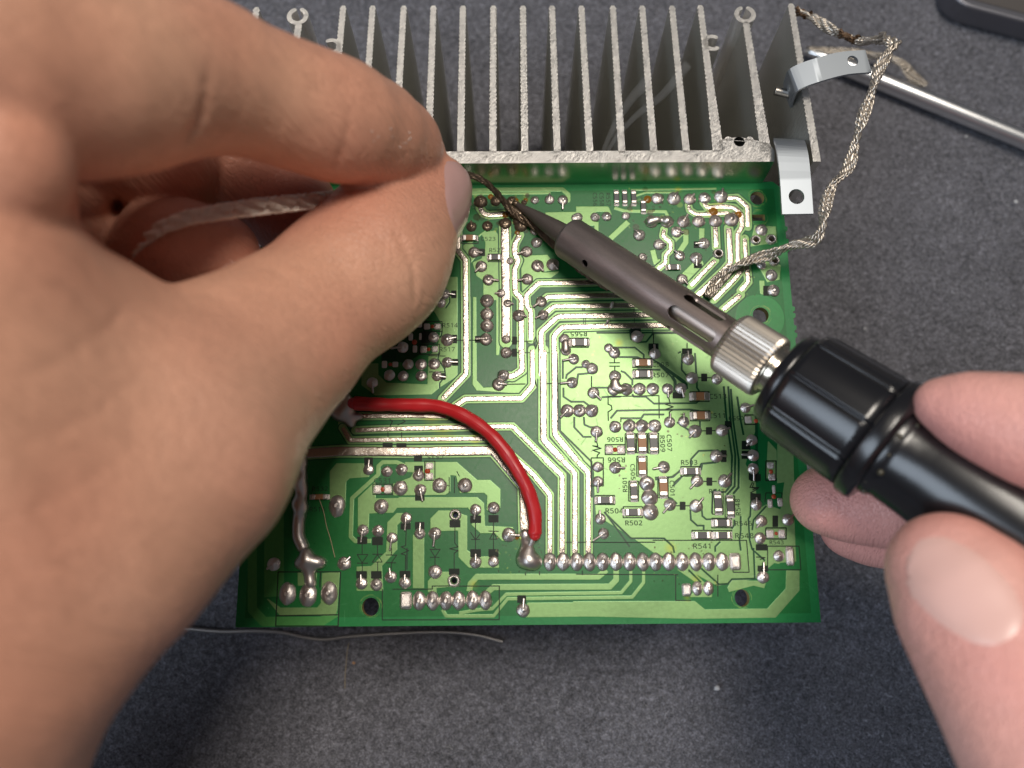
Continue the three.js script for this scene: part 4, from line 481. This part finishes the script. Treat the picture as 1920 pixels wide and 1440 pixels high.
// ---------------------------------------------------------------- braids and wires
// a flat woven braid: strands that cross from side to side, passing over and under each other
function braid(P, width, flat, strands, pitch, rad, side, seed, twist = 0, seg = 26) {
  const curve = new THREE.CatmullRomCurve3(P, false, 'centripetal'), len = curve.getLength(), n = Math.round(len / MM * seg / 10), list = [], r = rng(seed), fr = [];
  for (let i = 0; i <= n; i++) { const t = curve.getTangentAt(i / n), s = side(i / n).clone().addScaledVector(t, -side(i / n).dot(t)).normalize(), u = new THREE.Vector3().crossVectors(t, s).normalize(), a = twist * i / n; fr.push([curve.getPointAt(i / n), s.clone().multiplyScalar(Math.cos(a)).addScaledVector(u, Math.sin(a)), u.clone().multiplyScalar(Math.cos(a)).addScaledVector(s, -Math.sin(a))]); }
  for (let k = 0; k < strands; k++) {
    const pts = [], ph = k / strands * 2, dir = 1;
    for (let i = 0; i <= n; i++) { const L = i / n * len, cyc = L / pitch + ph, f = ((cyc % 2) + 2) % 2, tri = f < 1 ? f : 2 - f, up = f < 1 ? 1 : -1, wv = Math.sin(tri * Math.PI * 4 + k), x = (tri - 0.5) * width, y = (up * 0.45 + wv * 0.5) * flat * Math.sqrt(Math.max(0.05, 1 - Math.pow(2 * tri - 1, 4))); const w = 1 + 0.12 * nz.noise(L * 260, seed, k); pts.push(fr[i][0].clone().addScaledVector(fr[i][1], x * w).addScaledVector(fr[i][2], y * w)); }
    list.push(tube(pts, rad * (0.85 + r() * 0.3), n, 5));
  }
  if (twist) list.push(tube(P, width * 0.22, n, 6));
  return merge(list);
}
{
  const up = V(0, 1, 0), copper = std({ color: lin(0.92, 0.87, 0.78), metalness: 0.8, roughness: 0.4 }), burnt = std({ color: lin(0.17, 0.125, 0.09), metalness: 0.85, roughness: 0.42 }), tinned = std({ color: lin(0.58, 0.52, 0.45), metalness: 0.85, roughness: 0.42 }), brown = std({ color: lin(0.13, 0.075, 0.04), metalness: 0.5, roughness: 0.45 });
  const w = thing('desoldering_braid', 'flat woven desoldering braid held by the fingers, its darkened end under the iron tip', 'desoldering braid', at(870, 330, 12));
  const inHand = [atD(230, 570, 133), atD(236, 510, 123.5), atD(264, 456, 118.5), atD(330, 416, 116.6), atD(430, 395, 117.6), atD(540, 382, 123), atD(640, 371, 130), atD(720, 352, 140), atD(800, 335, 143), atD(850, 328, 146)];
  part('clean_braid', braid(inHand, 2.9 * MM, 0.36 * MM, 9, 2.6 * MM, 0.2 * MM, () => V(0.05, 0.15, 0.98).normalize(), 4, 0, 44), copper, w);
  part('used_braid', braid([atD(850, 328, 146), at(880, 328, 11), at(905, 338, 9), at(932, 362, 5.5), at(955, 390, 2.2), at(978, 410, 1.3), at(1000, 424, 1.3), at(1046, 467, 1.6), at(1090, 508, 1.6), at(1140, 543, 1.2)], 1.35 * MM, 0.34 * MM, 12, 2.8 * MM, 0.17 * MM, () => V(0.5, 0.3, 0.8).normalize(), 6, 2.4, 34), burnt, w).userData.label = 'dark scorched end of the braid';
  const tw = (name, label, P, width, seed, mats, twist) => { const t = thing(name, label, 'desoldering braid', P[0].clone()); part('braid', braid(P, width, width * 0.26, 9, 3.4 * MM, width * 0.115, () => V(0.3, 1, 0.4).normalize(), seed, twist, 28), mats, t); return t; };
  tw('used_braid_strip', 'long twisted strip of used braid hanging over the right edge of the board', [at(1326, 556, 0.9), at(1345, 530, 1.3), at(1370, 506, 1.8), at(1405, 488, 2.6), at(1440, 478, 4), at(1490, 458, 8), at(1528, 450, 11), at(1541, 430, 12), at(1546, 395, 12), at(1560, 350, 12), at(1590, 315, 12), at(1603, 270, 13), at(1615, 228, 14), at(1632, 180, 15), at(1648, 130, 16), at(1668, 98, 16), at(1680, 84, 15)], 2.3 * MM, 21, tinned, 22);
  const s2 = tw('used_braid_strip', 'scorched brown and silver strip of used braid behind the heat sink corner', [at(1494, 20, -3), at(1525, 34, -1), at(1552, 52, 0), at(1585, 68, 1), at(1620, 78, 4), at(1650, 72, 9), at(1668, 76, 13), at(1676, 90, 13)], 2.2 * MM, 33, tinned, 9);
  part('scorched_patch', braid([at(1574, 62, 0.9), at(1590, 70, 1.6), at(1606, 75, 3.2)], 2.3 * MM, 0.62 * MM, 9, 3.4 * MM, 0.27 * MM, () => V(0.3, 1, 0.4).normalize(), 35, 2, 28), brown, s2);
  part('scorched_patch', braid([at(1494, 20, -2.7), at(1504, 24, -2.2), at(1516, 30, -1.2)], 2.3 * MM, 0.62 * MM, 9, 3.4 * MM, 0.27 * MM, () => V(0.3, 1, 0.4).normalize(), 36, 2, 28), brown, s2);
  tw('used_braid_strip', 'short dull strip of used braid lying on the cloth past the bracket', [at(1515, 92, -42), at(1560, 97, -42.6), at(1620, 103, -42), at(1655, 106, -41), at(1685, 116, -39), at(1700, 130, -40), at(1715, 148, -42), at(1733, 160, -43)], 2.6 * MM, 41, tinned, 6);
  // solder wire on the cloth
  const sw = thing('solder_wire', 'thin grey solder wire lying on the cloth along the lower board edge', 'wire', at(600, 1190, -45));
  part('wire', tube([[250, 1166, -44], [350, 1178, -44.3], [420, 1184, -44.3], [480, 1183, -44.2], [530, 1186, -44.2], [572, 1195, -44.2], [606, 1199, -44.3], [650, 1194, -44.3], [720, 1189, -44.4], [830, 1185, -44.4], [890, 1190, -44.4], [943, 1203, -44.4]].map((a) => at(...a)), 0.5 * MM, 90, 10), std({ color: lin(0.36, 0.34, 0.33), metalness: 0.9, roughness: 0.45 }), sw);
  // screwdriver shaft
  const a = at(1516, 97, -42.4), b = at(2080, 328, -42.4), ax = b.clone().sub(a).normalize(), sd = thing('screwdriver', 'polished steel screwdriver shaft lying on the cloth at the right', 'screwdriver', a.clone());
  const rod = new THREE.LatheGeometry([[0.0001, 0], [1.1, 0.2], [1.4, 4], [2.0, 9], [2.35, 13], [2.4, 120], [0.0001, 120.1]].map(([r, y]) => new THREE.Vector2(r * MM, y * MM)), 40); rod.applyQuaternion(new THREE.Quaternion().setFromUnitVectors(V(0, 1, 0), ax)); rod.translate(a.x, a.y, a.z);
  part('shaft', rod, std({ color: lin(0.88, 0.89, 0.91), metalness: 1, roughness: 0.3 }), sd);
  const hd = new THREE.LatheGeometry([[0.0001, 118], [5, 118.2], [7, 121], [8.5, 130], [11, 150], [12, 190], [9, 208], [0.0001, 212]].map(([r, y]) => new THREE.Vector2(r * MM, y * MM)), 30); hd.applyQuaternion(new THREE.Quaternion().setFromUnitVectors(V(0, 1, 0), ax)); hd.translate(a.x, a.y + 9.6 * MM, a.z); part('handle', hd, std({ color: lin(0.05, 0.05, 0.06), roughness: 0.4 }), sd);
  // device in the far corner
  const c0 = at(1780, -14, -38), dirX = at(1930, 58, -38).sub(at(1826, 30, -38)).normalize(), dv = thing('tablet', 'dark grey slab-shaped device with a rounded corner at the upper right', 'tablet', V(c0.x, 0, c0.z));
  dv.rotation.y = -Math.atan2(dirX.z, dirX.x); const sh = new THREE.Shape(), W = 150 * MM, H = 110 * MM, R = 7 * MM; sh.moveTo(R, 0); sh.lineTo(W - R, 0); sh.absarc(W - R, R, R, -Math.PI / 2, 0); sh.lineTo(W, H - R); sh.absarc(W - R, H - R, R, 0, Math.PI / 2); sh.lineTo(R, H); sh.absarc(R, H - R, R, Math.PI / 2, Math.PI); sh.lineTo(0, R); sh.absarc(R, R, R, Math.PI, 1.5 * Math.PI);
  part('shell', new THREE.ExtrudeGeometry(sh, { depth: 5.4 * MM, bevelEnabled: true, bevelSize: 0.8 * MM, bevelThickness: 0.8 * MM, bevelSegments: 4, curveSegments: 16 }).rotateX(-Math.PI / 2).translate(0, 0.8 * MM, 2 * MM), std({ color: lin(0.2, 0.2, 0.225), metalness: 0.8, roughness: 0.38 }), dv, false);
  const s3 = new THREE.Shape(); const e = 1.6 * MM; s3.moveTo(R, e); s3.lineTo(W - R, e); s3.lineTo(W - e, H - R); s3.lineTo(R, H - e); s3.lineTo(e, R); s3.absarc(R, R, R - e, Math.PI, 1.5 * Math.PI);
  part('top_panel', new THREE.ExtrudeGeometry(s3, { depth: 0.2 * MM, bevelEnabled: false, curveSegments: 16 }).rotateX(-Math.PI / 2).translate(0, 7.0 * MM, 2 * MM), std({ color: lin(0.09, 0.08, 0.075), metalness: 0.3, roughness: 0.5 }), dv, false);
  // litter on the cloth and the board
  const hair = (name, label, P, mat) => { const t = thing(name, label, name.replace('_', ' '), P[0].clone()); part('strand', tube(P, 0.075 * MM, 24, 5), mat, t); };
  const pale = std({ color: lin(0.45, 0.36, 0.22), roughness: 0.6 });
  hair('loose_hair', 'short pale hair standing on the cloth below the board', [at(654, 1206, -43), at(651, 1222, -42), at(649, 1245, -42), at(647, 1270, -43), at(647, 1291, -44)], pale);
  hair('loose_hair', 'fine pale hair lying across the green board near the thick solder run', [at(598, 934, 1.2), at(607, 960, 0.8), at(612, 985, 0.4), at(620, 1012, 0.3), at(628, 1045, 0.5)], pale);
  const bit = (label, x, y, s, mat, seed) => { const r = rng(seed), p = at(x, y, -44.2), g = new THREE.IcosahedronGeometry(s, 1), q = g.attributes.position; for (let i = 0; i < q.count; i++) { const k = 0.7 + 0.5 * nz.noise(q.getX(i) / s * 1.7 + seed, q.getY(i) / s * 1.7, q.getZ(i) / s * 1.7); q.setXYZ(i, q.getX(i) * k * 1.2, q.getY(i) * k * 0.7, q.getZ(i) * k); } g.computeVertexNormals(); g.translate(p.x, p.y, p.z); const m = new THREE.Mesh(g, mat); m.name = numbered('crumb'); m.castShadow = true; tag(m, label, 'crumb'); scene.add(m); };
  bit('tan crumb on the cloth beside the standing hair', 663, 1243, 0.42 * MM, std({ color: lin(0.5, 0.28, 0.15), roughness: 0.7 }), 2); bit('white lint speck on the cloth below the round hole at the right', 1344, 1290, 0.8 * MM, std({ color: lin(0.6, 0.6, 0.62), roughness: 1 }), 5); bit('small white speck on the cloth between the braid and the screwdriver', 1905, 378, 0.5 * MM, std({ color: lin(0.6, 0.6, 0.62), roughness: 1 }), 7); bit('tiny pale speck on the cloth left of the screwdriver shaft', 1812, 256, 0.4 * MM, std({ color: lin(0.5, 0.5, 0.52), roughness: 1 }), 9); bit('pale lint tuft on the cloth above the black cap of the iron', 1622, 616, 0.5 * MM, std({ color: lin(0.4, 0.4, 0.42), roughness: 1 }), 11);
  for (const [R, x, y, l, s] of [['K', 1070, 590, 'bright solder splash on the tracks nearest the iron barrel', 0.8], ['K', 1020, 790, 'thin solder splinter on the lower tracks by the iron', 0.6]]) { const p = at(...px(R, x, y), 0.5), g = new THREE.IcosahedronGeometry(s * MM, 1), q = g.attributes.position; for (let i = 0; i < q.count; i++) { const k = 1 + nz.noise(q.getX(i) * 2200, q.getY(i) * 2200, q.getZ(i) * 2200) * 0.9; q.setXYZ(i, q.getX(i) * 0.42 * k, q.getY(i) * 0.4 * k, q.getZ(i) * k); } g.rotateY(s > 0.7 ? -0.3 : -0.6); g.translate(p.x, p.y, p.z); g.computeVertexNormals(); const m = new THREE.Mesh(g, M.solder); m.name = numbered('solder_splash'); tag(m, l, 'solder splash'); scene.add(m); }
}

// ---------------------------------------------------------------- hands
const skinBump = grainTex(55, 1024, (x, y, r) => { const a = tileN(x, y, 1024, 70, 1), b = tileN(x, y, 1024, 150, 2), c = tileN(x, y, 1024, 24, 3); return 0.5 + a * 0.35 + b * 0.3 + c * 0.25 - (Math.abs(tileN(x, y, 1024, 40, 9)) < 0.035 ? 0.18 : 0); });
function handMesh(name, label, root, prims, k, groups, cell, tone, spots) {
  const g = blend(prims, cell, k, groups), p = g.attributes.position, n = p.count, col = new Float32Array(n * 3), uv = new Float32Array(n * 2), v = V(0, 0, 0);
  for (let i = 0; i < n; i++) {
    v.set(p.getX(i), p.getY(i), p.getZ(i)); const m = 1 + 0.09 * nz.noise(v.x * 90, v.y * 90, v.z * 90) + 0.08 * nz.noise(v.x * 320, v.y * 320, v.z * 320) + 0.05 * nz.noise(v.x * 800, v.y * 800, v.z * 800); let c = [tone[0] * m, tone[1] * m, tone[2] * m];
    const redn = 0.5 + 0.5 * nz.noise(v.x * 60 + 7, v.y * 60, v.z * 60); c[1] *= 1 - 0.24 * redn; c[2] *= 1 - 0.24 * redn;
    for (const s of spots) { const w = Math.exp(-Math.pow(v.distanceTo(s.p) / s.r, 2)) * s.a; for (let j = 0; j < 3; j++) c[j] += (s.c[j] - c[j]) * w; }
    col.set(c, i * 3); uv[2 * i] = (v.x + v.y * 0.35) * 26; uv[2 * i + 1] = (v.z + v.y * 0.35) * 26;
  }
  g.setAttribute('color', new THREE.BufferAttribute(col, 3)); g.setAttribute('uv', new THREE.BufferAttribute(uv, 2));
  const mat = phy({ vertexColors: true, roughness: 0.38, bumpMap: skinBump, bumpScale: 0.00026, sheen: 0.25, sheenColor: lin(1, 0.75, 0.65), sheenRoughness: 0.5, specularIntensity: 0.8 });
  const h = thing(name, label, 'hand', root); part('skin', g, mat, h); h.userData.field = g.userData.field; return h;
}
const nailM = phy({ color: lin(0.50, 0.28, 0.25), roughness: 0.30, clearcoat: 0.25, clearcoatRoughness: 0.2 });
function nail(h, c, len, wid, toward, half, mat = nailM, sink = 0) {         // laid on the skin: c on the nail's middle, len and wid directions, looking in along -toward
  const f = h.userData.field, NU = 16, NV = 12, pos = [], idx = [], n = toward.clone().normalize(), U = len.clone().normalize(), W = wid.clone().normalize();
  for (let i = 0; i <= NU; i++) for (let j = 0; j <= NV; j++) {
    let u = i / NU * 2 - 1, w = j / NV * 2 - 1; const sq = Math.pow(Math.pow(Math.abs(u), 2.6) + Math.pow(Math.abs(w), 2.6), 1 / 2.6) || 1e-6, mx = Math.max(Math.abs(u), Math.abs(w)), q = mx / sq; u *= q; w *= q;
    let s, t, ok = false;
    for (let q2 = 1; q2 > 0.4 && !ok; q2 -= 0.06) { s = c.clone().addScaledVector(U, u * half[0] * q2).addScaledVector(W, w * half[1] * q2).addScaledVector(n, 12 * MM); t = 0; for (let it = 0; it < 80; it++) { const d = f(s.clone().addScaledVector(n, -t)); if (d < 0.00002) { ok = t < 17 * MM; break; } t += d * 0.8; if (t > 17 * MM) break; } }
    const rim = mx > 0.97 ? -0.15 : 0.22 * (1 - Math.pow(mx, 4)) + 0.08, e = s.addScaledVector(n, -t + rim * MM); pos.push(e.x, e.y, e.z);
    if (i && j) { const o = i * (NV + 1) + j, b = o - NV - 1; idx.push(b - 1, b, o, b - 1, o, o - 1); }
  }
  const g = new THREE.BufferGeometry(); g.setAttribute('position', new THREE.Float32BufferAttribute(pos, 3)); g.setIndex(idx); g.computeVertexNormals(); planarUV(g); const m = mat.clone(); m.side = THREE.DoubleSide; return part('fingernail', g, m, h);
}
const chain = (g, list, k) => list.slice(1).map((b, i) => ({ a: atD(list[i][0], list[i][1], list[i][2]), ra: list[i][3] * MM, b: atD(b[0], b[1], b[2]), rb: b[3] * MM, g, k: k ? k * MM : undefined }));
{
  const prims = [
    // index finger: from the knuckle to the tip
    ...chain('index', [[-160, 90, 76, 12], [-40, 120, 80, 11.6], [140, 142, 88, 11.0], [240, 142, 94, 10.7], [345, 138, 101, 9.9], [410, 150, 105, 9.0], [520, 188, 112, 8.5], [600, 215, 117, 8.6], [645, 230, 121, 8.6], [700, 252, 128, 8.2], [745, 272, 135, 7.2], [780, 288, 141, 5.4]], 3),
    ...chain('fold', [[-16, 306, 78, 7.7], [-90, 390, 79, 8.4]], 3),
    // thumb: tip, end joint, ball, wrist
    ...chain('thumb', [[826, 348, 144, 5.0], [806, 372, 143, 6.8], [765, 402, 140, 8.9], [728, 450, 136, 10.9], [702, 490, 133, 11.9], [670, 520, 131, 11.6], [626, 550, 128, 11.2], [523, 638, 120, 12.5], [412, 722, 112, 14.6], [300, 838, 101, 17], [120, 980, 92, 18.4], [-120, 1170, 86, 20.6], [-330, 1400, 84, 26], [-800, 2000, 88, 32], [-1500, 2900, 98, 38]], 4),
    ...chain('thumb', [[412, 722, 112, 12], [290, 750, 106, 11.4], [200, 722, 103, 12.4], [100, 655, 98, 13], [-20, 606, 90, 11.6], [-100, 470, 81, 8.4]], 4), ...chain('thumb', [[-80, 520, 82, 11], [-160, 700, 82, 18], [-300, 1150, 82, 24]], 9), ...chain('thumb', [[120, 780, 97, 16], [-100, 850, 88, 22]], 9),
    // middle, ring and little fingers curled under
    ...chain('middle', [[-160, 150, 104, 9.4], [130, 222, 121, 8.6], [305, 300, 131, 8.6], [330, 380, 140, 8.0]], 2.5), ...chain('fingertip', [[330, 380, 140, 7.6], [306, 474, 130.5, 7.9], [346, 474, 126, 8.2], [405, 481, 126.5, 7.2]], 2.5),
    ...chain('palm', [[-190, 90, 82, 16], [-250, 600, 92, 24]], 10), ...chain('palm', [[-220, 260, 112, 20], [-320, 900, 112, 28]], 10),
    ...chain('ring', [[120, 300, 132, 8.2], [440, 310, 142, 8.6], [545, 392, 147, 8.2], [560, 432, 151, 7.2]], 3),
    ...chain('little', [[-60, 330, 120, 7.6], [128, 345, 126, 6.9]], 3), ...chain('small', [[20, 440, 126, 7.4], [150, 452, 132, 7.8], [212, 474, 137, 6.4]], 3),
  ];
  const probe = fieldOf(prims, 4 * MM, 1.2 * MM);
  const hit = (x, y) => { const d = RAY(x, y).normalize(), p = EYE.clone().addScaledVector(d, 0.05); for (let i = 0; i < 120; i++) { const f = probe(p); if (f < 0.00003) return p; p.addScaledVector(d, f * 0.7); } return null; };
  const crease = (pts, r, sft) => { const h = pts.map(([x, y]) => hit(x, y)); for (let i = 1; i < h.length; i++) if (h[i] && h[i - 1]) prims.push({ a: h[i - 1], b: h[i], ra: r * MM, rb: r * MM, cut: sft * MM }); };
  crease([[386, 190], [382, 215], [370, 240], [352, 262]], 0.2, 1.3); crease([[395, 120], [388, 160], [385, 190]], 0.05, 1.0); crease([[655, 212], [652, 250], [640, 290], [628, 318]], 0.1, 0.9); crease([[668, 225], [664, 260], [655, 290]], 0.05, 0.7);
  crease([[742, 440], [758, 462], [772, 490], [778, 530], [778, 566]], 0.1, 1.0); crease([[700, 440], [720, 455], [742, 470]], 0.03, 0.8); crease([[790, 530], [796, 560], [792, 575]], 0.05, 0.8);
  crease([[20, 850], [110, 812], [200, 760], [268, 700]], 0.05, 0.7); crease([[60, 960], [170, 900], [270, 820]], 0.04, 0.6); crease([[0, 720], [90, 690], [180, 630], [230, 585]], 0.04, 0.7); crease([[10, 560], [70, 540], [130, 545]], 0.04, 0.6);
  const sp = (x, y, d, r, a, c) => ({ p: atD(x, y, d), r: r * MM, a, c });
  const red = [0.58, 0.24, 0.165], pale = [0.68, 0.44, 0.33];
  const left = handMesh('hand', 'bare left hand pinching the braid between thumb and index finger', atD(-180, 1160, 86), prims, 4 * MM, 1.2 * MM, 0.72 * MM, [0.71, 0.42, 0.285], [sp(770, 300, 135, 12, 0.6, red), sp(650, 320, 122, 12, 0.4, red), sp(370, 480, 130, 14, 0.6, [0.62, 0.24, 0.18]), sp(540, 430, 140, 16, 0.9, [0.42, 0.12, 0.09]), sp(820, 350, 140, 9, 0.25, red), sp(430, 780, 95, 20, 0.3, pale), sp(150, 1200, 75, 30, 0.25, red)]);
  const flecks = []; { const r = rng(61); for (let i = 0; i < 16; i++) { const a = i / 10, p = i < 11 ? hit(748 + Math.sin(a * 2.2) * 20 + r() * 4, 272 - a * 30 + r() * 6) : hit(690 + r() * 75, 240 + r() * 30); if (p) flecks.push(ball(p, (0.04 + r() * 0.09) * MM, 6, 4)); } }
  const fl = new THREE.Mesh(merge(flecks), std({ color: lin(0.75, 0.72, 0.68), roughness: 0.5 })); fl.name = 'dried_flux_flecks'; tag(fl, 'white dried flecks stuck to the index fingertip', 'flecks', null, 'stuff'); scene.add(fl);
  const dirL = atD(820, 452, 139).sub(atD(858, 300, 146));
  nail(left, atD(848, 374, 140), dirL, V(0.35, 0.6, 0.35).normalize().cross(dirL).negate(), V(0.80, 0.55, 0.22), [7.8 * MM, 5.9 * MM], (() => { const m = nailM.clone(); m.color.setRGB(0.54, 0.33, 0.31); return m; })());
  nail(left, atD(400, 528, 122), V(1, -0.15, -0.2), V(0.2, 0.4, 1), V(0.35, 0.75, 0.62), [5 * MM, 3.2 * MM]);
}
{
  const prims = [
    ...chain('index', [[1756, 755, 114, 2.9], [1800, 766, 112.5, 4.2], [1860, 785, 110.5, 5.5], [1930, 806, 108, 6.5], [2000, 822, 106, 7.4], [2100, 840, 103, 8.4], [2260, 900, 98, 9.5], [2420, 1120, 92, 11]], 4),
    ...chain('thumb', [[1768, 1058, 108, 6.6], [1800, 1098, 106, 8.0], [1850, 1180, 103, 9.1], [1925, 1300, 98, 9.8], [2010, 1430, 94, 11], [2160, 1560, 90, 13], [2380, 1500, 92, 18]], 5),
    ...chain('middle', [[1540, 938, 141, 5.4], [1580, 938, 141, 6.5], [1660, 940, 139, 7.4], [1780, 945, 136, 8.0], [1950, 960, 131, 8.5], [2200, 1010, 120, 9.5], [2420, 1150, 100, 11]], 4),
    ...chain('ring', [[1590, 990, 148, 5.2], [1640, 992, 147, 6.2], [1720, 996, 145, 6.8], [1860, 1010, 142, 7.6], [2050, 1060, 134, 8.2], [2300, 1180, 115, 10], [2420, 1250, 104, 11]], 4),
    ...chain('palm', [[2420, 1120, 95, 14], [2480, 1350, 97, 20], [2600, 1600, 95, 26], [2900, 1900, 92, 28], [3700, 2800, 98, 36]], 10),
  ];
  const sp = (x, y, d, r, a, c) => ({ p: atD(x, y, d), r: r * MM, a, c }), red = [0.80, 0.37, 0.34];
  const right = handMesh('hand', 'bare right hand holding the black soldering iron handle between thumb and fingers', atD(2600, 1600, 95), prims, 5 * MM, 1.2 * MM, 0.7 * MM, [0.80, 0.47, 0.395], [sp(1560, 940, 136, 16, 0.6, red), sp(1620, 1000, 142, 14, 0.5, red), sp(1800, 800, 113, 11, 0.55, red), sp(1690, 1070, 104, 8, 0.3, red), sp(1890, 1230, 92, 8, 0.35, red)]);
  nail(right, atD(1800, 1103, 98), atD(1862, 1196, 97).sub(atD(1705, 1020, 102)), V(1, 0, -0.8), V(-0.12, 1, 0.05), [6.7 * MM, 5.2 * MM], (() => { const m = nailM.clone(); m.color.setRGB(0.80, 0.495, 0.435); m.clearcoat = 0; m.roughness = 0.33; return m; })());
}
// ---------------------------------------------------------------- thin smoke rising from the joint
{
  const sm = phy({ color: lin(0.85, 0.87, 0.9), roughness: 1, transparent: true, opacity: 0.03, depthWrite: false }), t = thing('smoke_wisp', 'faint wisp of smoke drifting over the heat sink fins', 'smoke', at(1140, 300, 14));
  part('wisp', tubeVar([at(1128, 312, 12), at(1150, 265, 14), at(1195, 215, 16), at(1240, 180, 19), at(1290, 120, 22)], (u) => (0.35 + 0.6 * u) * MM, 30, 8), sm, t);
  part('wisp', tubeVar([at(1122, 305, 12), at(1150, 240, 15), at(1180, 190, 18), at(1215, 150, 20)], (u) => (0.3 + 0.8 * u) * MM, 30, 8), sm, t);
}
renderer.render(scene, camera);
